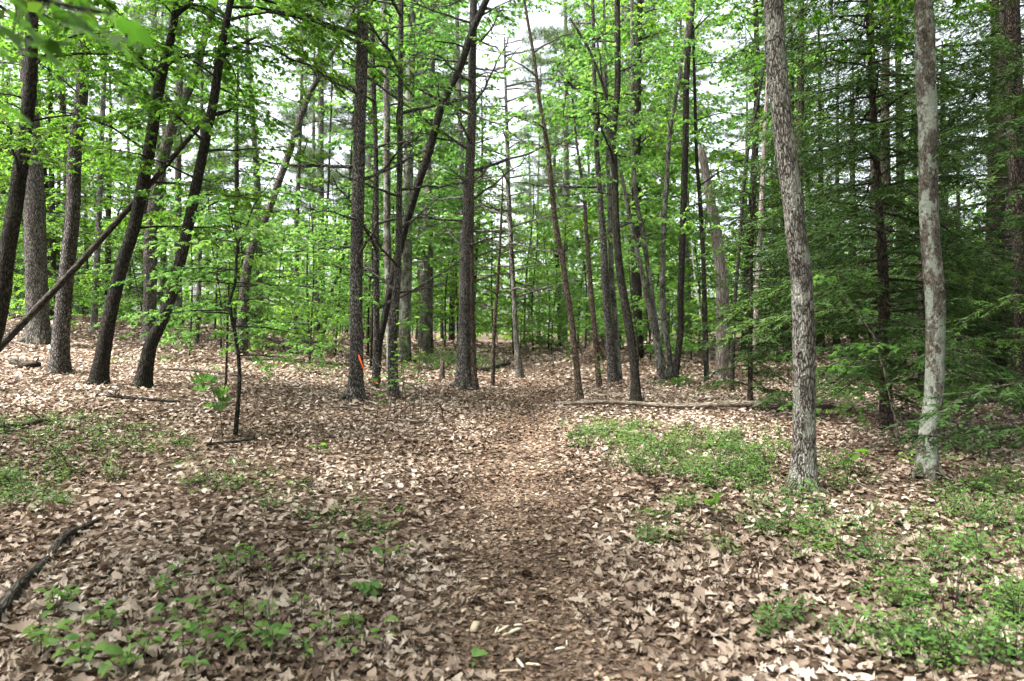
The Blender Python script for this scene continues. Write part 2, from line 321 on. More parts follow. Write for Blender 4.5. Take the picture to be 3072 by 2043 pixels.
def leaves(mb, tpl, o, d, nrm, s, tint):
    """many leaves at once: origins o, directions d, normals nrm, sizes s, tints"""
    o = np.asarray(o, float); k = len(o)
    if k == 0: return
    tv, tf = tpl; d = unit(d); sd = unit(np.cross(nrm, d)); nn = np.cross(d, sd)
    s = np.broadcast_to(np.asarray(s, float), (k,))[:, None, None]
    V = o[:, None, :]+s*(tv[None, :, 0:1]*d[:, None, :]+tv[None, :, 1:2]*sd[:, None, :]+tv[None, :, 2:3]*nn[:, None, :])
    F = tf[None]+(np.arange(k)*len(tv))[:, None, None]
    mb.add(V.reshape(-1, 3), F.reshape(-1, 3), np.repeat(np.broadcast_to(np.asarray(tint, np.float32), (k,)), len(tv)))

# ------------------------------------------------------------------ boughs
def bough(wood, foli, g, p0, az, elev, L, r0, style, dens=1.0, droop=0.35, lsize=0.085, tpl=None, tint=(0.15, 0.85), sides=5):
    """one limb: curved axis, side twigs, twiglets, leaves. az in radians (0 = +x, pi/2 = away)"""
    n = 8; t = np.linspace(0, 1, n)
    hd = np.array([cos(az), sin(az), 0]); sdv = np.array([-sin(az), cos(az), 0])
    wob = np.cumsum(g.normal(0, 0.035*L, n))*t
    up = L*(sin(elev)*t-droop*t**2.2+0.02*g.normal(0, 1, n)*t)
    pts = p0+np.outer(L*cos(elev*0.8)*t, hd)+np.outer(wob, sdv)+np.outer(up, [0, 0, 1])
    tube(wood, pts, r0*(1-0.85*t)+(0.003 if style == 'dead' else 0.0015), sides, False)
    if style == 'dead':
        for q in range(int(4+L*5*dens)):
            u = g.uniform(0.25, 0.97); b = pts[0]+0; i = min(int(u*(n-1)), n-2); b = pts[i]+(pts[i+1]-pts[i])*(u*(n-1)-i)
            a2 = az+g.choice([-1, 1])*g.uniform(0.5, 1.1); l2 = L*g.uniform(0.12, 0.4)*(1.1-u)+0.08
            tt = np.linspace(0, 1, 4)[:, None]
            e = b+l2*tt*np.array([cos(a2), sin(a2), g.uniform(-0.25, 0.35)])+np.array([0, 0, 1])*l2*g.uniform(-0.1, 0.35)*tt**2+g.normal(0, 0.02*l2, (4, 3))*tt
            tube(wood, e, np.linspace(r0*0.4, 0.0022, 4), 3, False)
        return
    if style == 'hemlock':
        nt = int(L/0.05*dens); O = []; D = []; S = []
        for q in range(nt):
            u = 0.12+0.88*(q+g.uniform(0, 1))/nt; i = min(int(u*(n-1)), n-2); b = pts[i]+(pts[i+1]-pts[i])*(u*(n-1)-i)
            s_ = 1 if q % 2 else -1; a2 = az+s_*g.uniform(0.75, 1.15); l2 = (0.16+0.5*L*0.38*math.sin(pi*min(1, 0.25+0.75*(1-u))))*g.uniform(0.55, 1.1)
            dd = np.array([cos(a2), sin(a2), -0.2+g.normal(0, 0.28)])
            e = b+np.array([[0.0], [1.0]])*(l2*dd+np.array([0, 0, -0.22*l2]))
            tube(wood, e, [0.0035, 0.0012], 3, False)
            nb = max(6, int(l2/0.013)); uu = g.uniform(0.02, 1, nb); bp = b+l2*uu[:, None]*dd+np.array([0, 0, -0.22*l2])*uu[:, None]**2
            sg = np.where(np.arange(nb) % 2, 1, -1)*g.uniform(0.5, 1.0, nb); a3 = a2+sg
            O.append(bp); D.append(np.c_[np.cos(a3), np.sin(a3), -0.3+g.normal(0, 0.3, nb)]); S.append(g.uniform(0.04, 0.10, nb)*(1.15-0.5*uu))
        O = np.concatenate(O); D = np.concatenate(D); S = np.concatenate(S); k = len(O)
        tn = np.clip(g.uniform(*tint)+g.normal(0, 0.12, k), 0, 1)
        leaves(foli, L_BLADE, O, D, np.c_[g.normal(0, 0.6, k), g.normal(0, 0.6, k)-0.25, np.ones(k)], S, tn)
        return
    if style == 'pine':
        nt = int(3+L*5*dens); O = []
        for q in range(nt):
            u = 0.3+0.7*(q+g.uniform())/nt; i = min(int(u*(n-1)), n-2); b = pts[i]+(pts[i+1]-pts[i])*(u*(n-1)-i)
            a2 = az+g.choice([-1, 1])*g.uniform(0.3, 1.1); l2 = L*g.uniform(0.15, 0.35)
            e = b+l2*np.array([cos(a2), sin(a2), g.uniform(0, 0.35)])
            tube(wood, np.array([b, e]), [0.006, 0.002], 3, False)
            k = int(5+l2*14); O.append(b+(e-b)*g.uniform(0.25, 1.05, k)[:, None]+g.normal(0, 0.05, (k, 3)))
        O = np.concatenate(O); m = 5; k = len(O)*m
        O = np.repeat(O, m, 0); D = g.normal(0, 1, (k, 3))+np.array([0, 0, 0.3])
        leaves(foli, L_NEEDLE, O, D, g.normal(0, 1, (k, 3)), g.uniform(0.1, 0.19, k)*lsize/0.085, np.clip(g.normal(0.5, 0.2, k), 0, 1))
        return
    # broadleaf
    nt = max(3, int(L*7.5*dens)); O = []; D = []
    for q in range(nt+1):
        u = 0.2+0.8*q/nt; i = min(int(u*(n-1)), n-2); b = pts[i]+(pts[i+1]-pts[i])*(u*(n-1)-i)
        if q == nt: a2 = az+g.normal(0, 0.2); l2 = 0.25*L
        else: a2 = az+(1 if q % 2 else -1)*g.uniform(0.6, 1.15); l2 = L*0.42*(1.15-u)*g.uniform(0.6, 1.2)+0.08
        dz = -0.05+g.normal(0, 0.26)
        dd = np.array([cos(a2), sin(a2), dz]); tt = np.linspace(0, 1, 3)[:, None]
        e = b+l2*tt*dd+np.array([0, 0, -0.18*l2])*tt**2
        tube(wood, e, np.linspace(max(0.0022, r0*0.25), 0.0012, 3), 3, False)
        segs = [(b, dd, l2, a2)]
        for w_ in range(int(l2*5)):
            uu = g.uniform(0.25, 0.9); a3 = a2+g.choice([-1, 1])*g.uniform(0.5, 1.0); l3 = l2*g.uniform(0.2, 0.45)*(1.2-uu)+0.05
            d3 = np.array([cos(a3), sin(a3), dz-0.05+g.normal(0, 0.12)]); b3 = b+l2*uu*dd+np.array([0, 0, -0.18*l2])*uu**2
            segs.append((b3, d3, l3, a3)); tube(wood, np.array([b3, b3+d3*l3]), [0.0018, 0.001], 3, False)
        for (bb, d_, l_, a_) in segs:
            k = max(3, int(l_*28*dens/(lsize/0.085)))
            uu = g.uniform(0.12, 1.06, k); O.append(bb+l_*uu[:, None]*d_+np.array([0, 0, -0.18*l_])*(uu[:, None]**2))
            a4 = a_+np.where(np.arange(k) % 2, 1, -1)*g.uniform(0.2, 1.3, k)
            D.append(np.c_[np.cos(a4), np.sin(a4), -0.45+g.normal(0, 0.35, k)])
    O = np.concatenate(O); D = np.concatenate(D); k = len(O)
    base = g.uniform(*tint)
    leaves(foli, tpl or L_MAPLE_S, O, D, np.c_[g.normal(0, 0.7, k), g.normal(0, 0.7, k), np.ones(k)], lsize*g.uniform(0.6, 1.25, k), np.clip(base+g.normal(0, 0.18, k), 0, 1))

# ------------------------------------------------------------------ ground and path
def sheet(name, xs, ys, mat, dz=0.0, mask=None):
    X, Y = np.meshgrid(xs, ys); Z = H(X, Y)+dz
    nx, ny = len(xs), len(ys); i = np.arange(ny-1)[:, None]*nx+np.arange(nx-1)[None]
    F = np.concatenate([np.stack([i, i+1, i+nx+1], -1).reshape(-1, 3), np.stack([i, i+nx+1, i+nx], -1).reshape(-1, 3)])
    mb = MB(); mb.add(np.stack([X, Y, Z], -1).reshape(-1, 3), F)
    return mb.build(name, mat, smooth=True)
def graded(lo, hi, fine, lo2, hi2, coarse):
    a = list(np.arange(lo, hi, fine)); x = hi; s = fine
    while x < hi2: a.append(x); s = min(s*1.12, coarse); x += s
    a.append(hi2); x = lo; s = fine; b = []
    while x > lo2: s = min(s*1.12, coarse); x -= s; b.append(max(x, lo2))
    return np.array(sorted(set(np.round(b+a, 4))))
ground = sheet('ground', graded(-6, 6, 0.13, -260, 260, 9), graded(1, 15, 0.13, -30, 330, 9), 'ground')
tag(ground, 'brown forest floor covered with fallen leaves', None, None, 'structure')
ys = np.arange(0.2, 24, 0.12); uu = np.linspace(-1, 1, 11)
mb = MB(); rows = []
for y in ys:
    wl = 0.50+0.10*sin(2.1*y)+0.05*sin(5.3*y); wr = 0.50+0.10*sin(1.7*y+2)+0.05*sin(6.1*y+1)
    x = path_x(y)+np.where(uu < 0, uu*wl, uu*wr); rows.append(np.c_[x, np.full(11, y), H(x, np.full(11, y))+0.006*(1-uu**4)])
V = np.array(rows); i = np.arange(len(ys)-1)[:, None]*11+np.arange(10)[None]
mb.add(V.reshape(-1, 3), np.concatenate([np.stack([i, i+1, i+12], -1).reshape(-1, 3), np.stack([i, i+12, i+11], -1).reshape(-1, 3)]))
tag(mb.build('path', 'path', smooth=True), 'narrow worn footpath of pine needles and leaf crumbs', None, None, 'structure')

# ------------------------------------------------------------------ named trees
FOL = {
 'maple': dict(style='leaf', n=24, zlo=2.0, L=(0.9, 2.2), elev=(5, 38), droop=0.35, mat='leaf_maple', lsize=0.08, tpl=L_MAPLE_S, tint=(0.1, 0.75), dens=1.0),
 'bright': dict(style='leaf', n=21, zlo=2.2, L=(0.8, 1.9), elev=(5, 40), droop=0.3, mat='leaf_young', lsize=0.075, tpl=L_MAPLE_S, tint=(0.2, 0.9), dens=1.0),
 'oak': dict(style='leaf', n=16, zlo=5.0, L=(1.2, 2.6), elev=(5, 40), droop=0.25, mat='leaf_oak', lsize=0.10, tpl=L_MAPLE_S, tint=(0.1, 0.8), dens=0.8),
 'dead': dict(style='dead', n=20, zlo=1.4, L=(0.6, 2.1), elev=(-8, 30), droop=-0.05, mat=None, lsize=0.09, tpl=None, tint=(0, 1), dens=1.0),
 'hemlock': dict(style='hemlock', n=52, zlo=0.55, L=(0.9, 2.3), elev=(-6, 22), droop=0.28, mat='needles_hemlock', lsize=0.09, tpl=None, tint=(0.15, 0.75), dens=1.0),
}
def interp_at(pts, z):
    k = np.clip(np.searchsorted(pts[:, 2], z), 1, len(pts)-1); a, b = pts[k-1], pts[k]
    t = (z-a[2])/max(b[2]-a[2], 1e-6); return a+(b-a)*t
def named_tree(name, pts, bark, label, fol=None, d=None, ext=3.0, lean=0.0, seed=0, flare=0.35, limbs=(), forks=(), cat='tree', group=None, rough=0.035, over=None, root=None, sides=16, azb=None):
    flare = flare*1.5
    g = np.random.default_rng(seed+100)
    if d is None: d = G(pts[0][0], pts[0][1])
    base = P(pts[0][0], pts[0][1], d); base[2] = H(base[0], base[1])
    own = root is None
    if own: root = thing(name, base, label, cat, group)
    rb = np.array(root.location)
    W = []
    for (x, y, w_) in pts:
        p = P(x, y, d); hgt = p[2]-base[2]; p[1] += lean*hgt; W.append([*(p-rb), w_/2/FPX*d])
    W = np.array(W); W[0, :3] = base-rb
    for i in range(len(W)):
        t_ = unit(W[min(i+1, len(W)-1), :3]-W[max(i-1, 0), :3]); W[i, 3] *= 0.96*max(0.6, abs(t_[2]))   # widths were read along the picture row
    dirn = unit(W[-1, :3]-W[-2, :3]) if len(W) > 1 else np.array([0, 0, 1.0])
    lo = W[0].copy(); lo[2] -= 0.14; lo[:2] -= (unit(W[1, :3]-W[0, :3])*0.14)[:2]
    W = np.vstack([lo, W])
    if ext > 0:
        q = W[-1].copy(); q[:3] += dirn*ext*0.5; q[3] *= 0.85; r = q.copy(); r[:3] += unit(dirn+np.array([0, 0, 0.4]))*ext*0.5; r[3] *= 0.6; W = np.vstack([W, q, r])
    ln = np.linalg.norm(np.diff(W[:, :3], axis=0), axis=1).sum()
    S = spline(W, int(max(14, ln/0.11))); S[:, 3] = np.maximum(S[:, 3], 0.004)
    wood = MB(); tube(wood, S[:, :3], S[:, 3], sides, True, rough=rough, seed=seed, flare=flare)
    wood.build('trunk' if own else 'stem', bark, root, smooth=True)
    foli = MB()
    for fk in forks:
        q = np.array([[*(P(x, y, d)+np.array([0, lean*(P(x, y, d)[2]-base[2]), 0])-rb), w_/2/FPX*d] for (x, y, w_) in fk]); q = spline(q, 12)
        fb = MB(); tube(fb, q[:, :3], q[:, 3], 8, True, rough=0.03, seed=seed+3)
        if fol:
            f = dict(FOL[fol]); f.update(over or {})
            for k in range(4):
                c = q[g.integers(4, 12), :3]
                bough(fb, foli, g, c, g.uniform(0, 6.28), R(g.uniform(*f['elev'])), g.uniform(*f['L'])*0.7, 0.008, f['style'], f['dens'], f['droop'], f['lsize'], f['tpl'], f['tint'])
        fb.build('branch', bark, root, smooth=True)
    if fol:
        f = dict(FOL[fol]); f.update(over or {})
        top = S[:, 2].max(); zb = S[:, 2]
        jobs = []
        for k in range(f['n']):
            z = f['zlo']+(top-f['zlo'])*((k+g.uniform(0, 1))/f['n'])
            if z > top-0.05 or f['zlo'] > top: continue
            frac = (z-f['zlo'])/max(top-f['zlo'], 0.1)
            az = (k*2.4+g.normal(0, 0.5)) if azb is None else g.normal(R(azb[0]), R(azb[1]))
            L = g.uniform(*f['L'])*(1.0-0.45*frac if fol == 'hemlock' else 1.0)
            jobs.append((z, az, L, R(g.uniform(*f['elev'])), f['droop']*g.uniform(0.6, 1.3), f['style']))
        for (y, az, L, el, dr) in limbs: jobs.append((P(0, y, d)[2]-rb[2], R(az), L, R(el), dr, f['style']))
        for (z, az, L, el, dr, st) in jobs:
            c = interp_at(S, z); bw = MB()
            bough(bw, foli, g, c[:3], az, el, L, (1.5 if st == 'dead' else 1.0)*min(0.0095*L**0.8+0.003, max(0.006, c[3]*0.5)), st, f['dens'], dr, f['lsize'], f['tpl'], f['tint'])
            bw.build('branch', bark, root, smooth=True)
        if foli.n: tag(foli.build('crown', f['mat'], root), kind='stuff')
    return root

# left side: leaning dark maples, old oaks
named_tree('maple_tree', [(-62, 1170, 56), (2, 918, 46), (18, 784, 44), (40, 650, 44), (54, 558, 42), (76, 402, 38), (92, 223, 36), (96, 45, 34)], 'bark_maple', 'thick dark trunk leaning beside the long slanting dead trunk', 'maple', seed=1, ext=5, over=dict(zlo=2.6, n=24, L=(1.0, 2.5)))
named_tree('oak_tree', [(118, 1029, 70), (111, 900, 61), (105, 686, 58), (103, 580, 55), (98, 446, 48), (84, 240, 42), (70, 20, 38)], 'bark_oak', 'massive old oak with deeply furrowed pale grey bark', 'oak', seed=2, flare=0.2, over=dict(zlo=4.5), sides=24)
named_tree('pine_tree', [(176, 1119, 52), (192, 895, 45), (214, 695, 40), (219, 625, 40), (225, 446, 39), (243, 312, 35), (250, 156, 34), (258, 10, 30)], 'bark_pine', 'stout dark trunk with pale upper bark between furrowed oak and leaning trees', 'maple', seed=3, over=dict(zlo=3.2, n=10))
named_tree('maple_tree', [(295, 1154, 46), (326, 962, 41), (366, 797, 38), (402, 680, 38), (424, 571, 37), (449, 446, 35), (469, 312, 33), (487, 210, 31), (509, 134, 24), (531, 13, 22)], 'bark_maple', 'dark leaning maple that forks high up, crossed by slanting dead trunk', 'maple', seed=4, ext=5.5,
           over=dict(n=28, zlo=2.2, L=(0.9, 2.4)), forks=[[(482, 230, 22), (470, 210, 14), (430, 195, 11), (385, 120, 9), (366, 40, 8)], [(500, 190, 18), (540, 172, 10), (590, 160, 8), (640, 166, 6)], [(528, 40, 20), (560, 18, 14), (590, -20, 12)]])
named_tree('maple_tree', [(424, 1163, 46), (451, 1038, 40), (491, 953, 36), (527, 837, 34), (562, 690, 33), (594, 527, 31), (620, 402, 29), (643, 290, 27), (661, 165, 25), (688, 22, 20)], 'bark_maple', 'dark leaning maple with moss at its curved foot', 'maple', seed=5, ext=5.5,
           over=dict(n=26, zlo=2.4, L=(0.9, 2.5)), forks=[[(668, 172, 14), (720, 135, 9), (786, 104, 7)], [(640, 345, 12), (680, 335, 8), (697, 325, 5)]],
           limbs=[(60, -10, 2.6, 12, 0.55), (20, 12, 3.0, 8, 0.6), (-60, -25, 3.0, 5, 0.6), (130, 5, 2.4, 8, 0.65), (-20, 30, 3.2, 8, 0.55)])
named_tree('oak_tree', [(446, 1029, 44), (451, 864, 37), (451, 740, 40), (464, 600, 33), (490, 470, 33), (513, 393, 33), (531, 344, 32), (571, 259, 26), (600, 160, 22)], 'bark_oak', 'pale furrowed oak that bends behind the two leaning maples', 'oak', seed=6, over=dict(zlo=5.0), forks=[[(536, 335, 22), (515, 310, 14), (490, 280, 12), (450, 262, 9)], [(548, 300, 18), (540, 262, 14), (548, 220, 10)]])
named_tree('young_tree', [(281, 998, 20), (288, 850, 18), (295, 695, 17), (302, 500, 15), (310, 300, 13), (318, 100, 11)], 'bark_grey', 'thin straight grey trunk behind the forked leaning maple', 'maple', seed=7, over=dict(zlo=4, n=9), sides=10)
named_tree('young_tree', [(589, 1034, 15), (598, 828, 14), (600, 650, 12), (604, 400, 10)], 'bark_grey', 'slim pale trunk rising beyond a thin fallen pole', 'maple', seed=8, over=dict(zlo=3, n=9), sides=10)
named_tree('oak_tree', [(725, 1010, 36), (735, 850, 30), (757, 739, 27), (790, 672, 24), (860, 480, 22), (920, 300, 20), (955, 235, 16)], 'bark_oak', 'crooked grey tree with a bare bent limb above the curved sapling', 'oak', d=17, seed=9, over=dict(zlo=5, n=7), forks=[[(905, 330, 16), (935, 270, 12), (960, 240, 9), (1000, 236, 5)]])
named_tree('young_tree', [(888, 1025, 18), (888, 962, 16), (890, 800, 15), (893, 600, 13), (900, 400, 12)], 'bark_pine', 'short thick dark trunk beside the brush under the pines', 'dead', seed=10, sides=10)
t = named_tree('twin_sapling', [(958, 1043, 12), (955, 918, 9), (966, 800, 9), (978, 695, 8), (985, 560, 7), (990, 420, 6)], 'bark_maple', 'dark twin-stemmed sapling rising from one foot near brush', 'bright', seed=11, over=dict(zlo=1.2, n=9, L=(0.6, 1.3)), sides=8)
named_tree('twin_sapling', [(962, 1043, 13), (982, 927, 11), (1000, 860, 11), (1022, 806, 10), (1040, 700, 9), (1048, 560, 7)], 'bark_maple', '', 'bright', seed=12, over=dict(zlo=1.2, n=8, L=(0.6, 1.2)), root=t, d=float(t.location[1]), sides=8)
t = named_tree('maple_sapling', [(705, 1315, 13), (719, 1141, 12), (710, 1029, 11), (696, 962, 11), (690, 900, 10), (705, 851, 9), (710, 762, 9), (714, 730, 8), (740, 680, 6), (760, 620, 5), (800, 560, 3)], 'bark_maple', 'curved young maple sapling with wavy stem and layered leaves', 'bright', seed=13, ext=0.4, flare=0.2,
           over=dict(zlo=0.95, n=22, L=(0.45, 1.25), elev=(-4, 18), droop=0.2), forks=[[(714, 730, 6), (700, 690, 4), (690, 640, 3), (664, 540, 2)]], sides=10,
           limbs=[(860, 10, 1.3, 4, 0.15), (930, 170, 1.0, 2, 0.12), (810, 190, 1.1, 6, 0.2), (900, -20, 0.9, 3, 0.15)])
named_tree('thin_sapling', [(676, 1181, 7), (680, 1080, 7), (683, 962, 6), (686, 880, 4)], 'bark_maple', 'thin straight stem standing behind the curved sapling', 'bright', seed=14, ext=0.5, over=dict(zlo=0.9, n=6, L=(0.4, 0.9), elev=(-4, 14), droop=0.15), sides=7)

# centre: pines with dead boughs, leaning maple over the path
named_tree('pine_tree', [(1065, 1203, 50), (1069, 1052, 41), (1069, 873, 38), (1071, 695, 38), (1074, 620, 38), (1078, 402, 38), (1085, 223, 37), (1089, 22, 34)], 'bark_pine', 'straight pine with scaly grey bark, orange tape beside its foot', 'dead', seed=15, sides=22, over=dict(zlo=2.0, n=18))
named_tree('pine_tree', [(1127, 1186, 22), (1129, 962, 20), (1129, 739, 18), (1129, 670, 16), (1127, 446, 15), (1116, 112, 14)], 'bark_pine', 'slim dark pine close behind the pine with orange tape', 'dead', seed=16, d=12.6, sides=12, over=dict(n=16))
named_tree('maple_tree', [(1174, 1165, 28), (1168, 950, 24), (1163, 739, 23), (1161, 670, 22), (1161, 402, 22), (1156, 134, 18), (1150, 0, 16)], 'bark_lichen', 'pale lichen-grey trunk standing among the dark pines', 'bright', d=14.0, seed=17, over=dict(zlo=5, n=8), sides=12)
named_tree('pine_tree', [(1179, 1181, 34), (1179, 1007, 29), (1192, 829, 23), (1196, 695, 19), (1199, 500, 18), (1201, 312, 17), (1203, 45, 16)], 'bark_pine', 'pine with many bare upturned boughs by the leaning maple', 'dead', seed=18, sides=14, over=dict(n=20, elev=(0, 40)), d=11.6)
named_tree('maple_tree', [(1125, 1140, 26), (1138, 1029, 22), (1152, 962, 22), (1179, 829, 24), (1214, 686, 24), (1228, 638, 25), (1259, 536, 26), (1290, 446, 26), (1321, 330, 26), (1357, 250, 24), (1384, 192, 24), (1415, 98, 24), (1455, 9, 22)], 'bark_maple', 'dark maple leaning strongly towards the path through the pines', 'maple', d=13.2, seed=19, ext=4, over=dict(zlo=4.3, n=14, L=(1.0, 2.2), mat='leaf_young'))
t = named_tree('pine_tree', [(1393, 1163, 52), (1393, 1052, 43), (1397, 873, 38), (1402, 695, 33), (1408, 536, 29), (1415, 357, 27), (1417, 179, 25), (1420, 45, 24)], 'bark_pine', 'tall dark pine with a reddish second stem beside the path', 'dead', seed=20, sides=22, over=dict(zlo=2.3, n=34, L=(0.8, 2.6), elev=(-6, 34)))
named_tree('pine_tree', [(1423, 1159, 23), (1417, 1007, 18), (1415, 829, 15), (1416, 700, 12)], 'bark_red', '', 'dead', seed=21, root=t, d=float(t.location[1])-0.06, sides=12, over=dict(zlo=1.5, n=5, L=(0.4, 0.9)))
named_tree('maple_tree', [(1388, 1080, 20), (1386, 670, 18), (1382, 446, 16), (1375, 223, 14), (1370, 50, 13)], 'bark_lichen', 'pale slender trunk half hidden behind the twin-stemmed pine', 'bright', d=20, seed=22, over=dict(zlo=7, n=8), sides=10)
named_tree('maple_tree', [(1741, 1210, 23), (1732, 1119, 20), (1714, 962, 20), (1687, 784, 17), (1669, 686, 17), (1656, 580, 16), (1643, 446, 15), (1620, 312, 12), (1603, 179, 10), (1580, 45, 9)], 'bark_red', 'slender reddish trunk leaning away from the end of the fallen log', 'bright', seed=23, sides=12, over=dict(zlo=3.4, n=12, L=(0.7, 1.6)))
named_tree('pine_tree', [(1558, 1132, 22), (1547, 985, 17), (1538, 829, 15), (1531, 695, 15), (1524, 550, 14), (1522, 446, 13), (1518, 300, 9)], 'bark_grey', 'dead pine ringed with whorls of bare boughs at the path', 'dead', seed=24, sides=12, ext=1.5, over=dict(zlo=1.8, n=46, L=(0.7, 1.9), elev=(-12, 26), droop=0.05))
named_tree('thin_sapling', [(1478, 1159, 12), (1482, 1007, 12), (1493, 851, 9), (1502, 695, 8), (1506, 600, 5)], 'bark_red', 'thin brownish stem between the twin pine and the path', 'dead', seed=25, sides=8, ext=0.6, over=dict(zlo=1.0, n=10, L=(0.3, 0.9)))
named_tree('maple_tree', [(1799, 1166, 17), (1777, 918, 16), (1759, 695, 12), (1754, 603, 11), (1732, 446, 8), (1719, 312, 6)], 'bark_red', 'thin brown trunk leaning towards the path next to dark straight pine', 'bright', seed=26, sides=10, ext=1.0, over=dict(zlo=3.0, n=10, L=(0.5, 1.3)))
named_tree('pine_tree', [(1839, 1152, 30), (1821, 918, 24), (1808, 692, 20), (1799, 580, 18), (1790, 446, 16), (1785, 312, 14), (1780, 100, 12)], 'bark_pine', 'straight dark pine with a mossy flared foot', 'dead', seed=27, sides=14, over=dict(zlo=3.0, n=10))
named_tree('pine_tree', [(1858, 1123, 20), (1846, 960, 18), (1835, 829, 17), (1828, 600, 15), (1822, 400, 13)], 'bark_grey', 'greyish trunk tucked close behind the straight mossy-footed pine', 'bright', d=14.6, seed=28, sides=10, over=dict(zlo=5, n=7))
named_tree('maple_tree', [(1910, 1215, 32), (1902, 1096, 27), (1888, 985, 27), (1861, 829, 25), (1850, 692, 22), (1844, 536, 22), (1839, 402, 23), (1852, 268, 19), (1852, 134, 20), (1852, 9, 18)], 'bark_maple', 'dark reddish maple behind the fallen log with a long slanting fork', 'bright', seed=29, over=dict(zlo=2.6, n=14, L=(0.8, 2.0)),
           forks=[[(1837, 385, 14), (1828, 330, 10), (1812, 268, 9), (1785, 190, 8), (1759, 134, 8), (1710, 54, 7)], [(1840, 380, 8), (1805, 340, 6), (1740, 352, 5), (1690, 350, 4)]])
t = named_tree('clump_tree', [(1986, 1148, 22), (1964, 1007, 18), (1928, 829, 16), (1893, 672, 16), (1884, 625, 14), (1861, 513, 11)], 'bark_grey', 'clump of maple stems spreading from one mossy foot', 'bright', seed=30, sides=12, over=dict(zlo=3.0, n=7))
dd_ = float(t.location[1])
named_tree('c', [(1996, 1146, 20), (1973, 1007, 16), (1951, 851, 15), (1928, 695, 15), (1906, 580, 14), (1899, 402, 14), (1897, 134, 12)], 'bark_grey', '', 'bright', seed=31, root=t, d=dd_+0.05, sides=12, over=dict(zlo=3.5, n=9))
named_tree('c', [(2004, 1143, 20), (2009, 1080, 18), (1989, 918, 18), (1991, 695, 16), (1998, 580, 15), (2009, 402, 14), (2031, 268, 12)], 'bark_grey', '', 'bright', seed=32, root=t, d=dd_+0.16, sides=12, over=dict(zlo=3.2, n=8))
named_tree('c', [(2022, 1146, 24), (2040, 1007, 20), (2042, 873, 20), (2052, 580, 20), (2057, 402, 20), (2061, 201, 19), (2075, 45, 16)], 'bark_maple', '', 'bright', seed=33, root=t, d=dd_, sides=12, over=dict(zlo=3.0, n=10))
named_tree('broken_snag', [(2166, 1085, 40), (2168, 918, 38), (2164, 829, 36), (2148, 695, 34), (2124, 558, 27), (2108, 470, 25), (2104, 440, 14)], 'bark_snag', 'pale barkless dead trunk broken off at the top', 'dead', seed=34, ext=0, d=15.5, sides=16, over=dict(n=4, L=(0.2, 0.6), zlo=3.0))
named_tree('maple_tree', [(2120, 1075, 16), (2112, 829, 14), (2100, 600, 13), (2090, 480, 11), (2085, 300, 10)], 'bark_maple', 'thin dark stem close beside the broken pale snag', 'bright', d=15.0, seed=35, sides=9, over=dict(zlo=4.0, n=10))
named_tree('maple_tree', [(2196, 1070, 14), (2204, 918, 12), (2222, 695, 11), (2229, 580, 11), (2244, 446, 11), (2271, 312, 9), (2293, 192, 8)], 'bark_maple', 'thin dark maple leaning towards the mottled grey trunk', 'bright', d=13.5, seed=36, sides=9, over=dict(zlo=3.4, n=11, L=(0.7, 1.6)))
named_tree('pine_tree', [(2262, 1060, 20), (2275, 800, 17), (2290, 491, 15), (2300, 300, 13)], 'bark_snag', 'pinkish grey trunk seen past the leaning thin maple', 'bright', d=19, seed=37, sides=10, over=dict(zlo=6, n=8))
named_tree('birch_tree', [(2128, 1096, 9), (2117, 1030, 8), (2104, 962, 7), (2084, 828, 5), (2076, 740, 3)], 'bark_birch', 'thin leaning white birch stem near the maple clump', 'bright', seed=38, ext=0.2, flare=0, sides=8, over=dict(zlo=2.4, n=3, L=(0.3, 0.6)))
# right side: two mottled trunks and the hemlock
named_tree('maple_tree', [(2408, 1478, 76), (2414, 1346, 68), (2412, 1230, 66), (2410, 1007, 66), (2405, 829, 65), (2387, 692, 62), (2378, 603, 62), (2356, 446, 60), (2338, 268, 59), (2325, 134, 60), (2320, 9, 57)], 'bark_grey', 'bold mottled grey trunk with spreading roots, crossing the fallen log', 'maple', seed=39, sides=36, ext=6.5, over=dict(zlo=4.9, n=24, L=(1.3, 2.8)), flare=0.30)
named_tree('maple_tree', [(2784, 1430, 60), (2786, 1320, 55), (2802, 1186, 54), (2806, 1007, 54), (2803, 873, 55), (2790, 695, 53), (2786, 580, 52), (2785, 402, 54), (2777, 223, 55), (2775, 89, 55), (2771, 9, 50)], 'bark_lichen', 'trunk patched with pale green lichen, standing by hemlock sprays', 'maple', seed=40, sides=36, ext=6.5, over=dict(zlo=5.0, n=24, L=(1.3, 2.8)), flare=0.22)
named_tree('hemlock_tree', [(2660, 1288, 38), (2655, 1052, 33), (2651, 918, 33), (2646, 739, 28), (2640, 670, 23), (2628, 446, 19), (2619, 312, 17), (2610, 179, 13), (2600, 20, 10)], 'bark_hemlock', 'dark hemlock with drooping flat sprays between the two mottled trunks', 'hemlock', seed=41, sides=14, ext=2.0, over=dict(n=110, zlo=0.45, L=(1.2, 2.7)))
named_tree('hemlock_tree', [(3068, 1186, 44), (3066, 829, 44), (3052, 536, 46), (3043, 268, 46), (3036, 20, 42)], 'bark_hemlock', 'thick dark hemlock beyond the far end of the second log', 'hemlock', seed=42, ext=3, over=dict(n=64, zlo=1.5, L=(1.2, 2.8)), d=10.5)
named_tree('oak_tree', [(3022, 1090, 34), (3012, 536, 28), (2999, 402, 26), (2985, 100, 22)], 'bark_oak', 'greyish trunk behind the thick dark hemlock', 'oak', d=16, seed=43, over=dict(zlo=6, n=7))
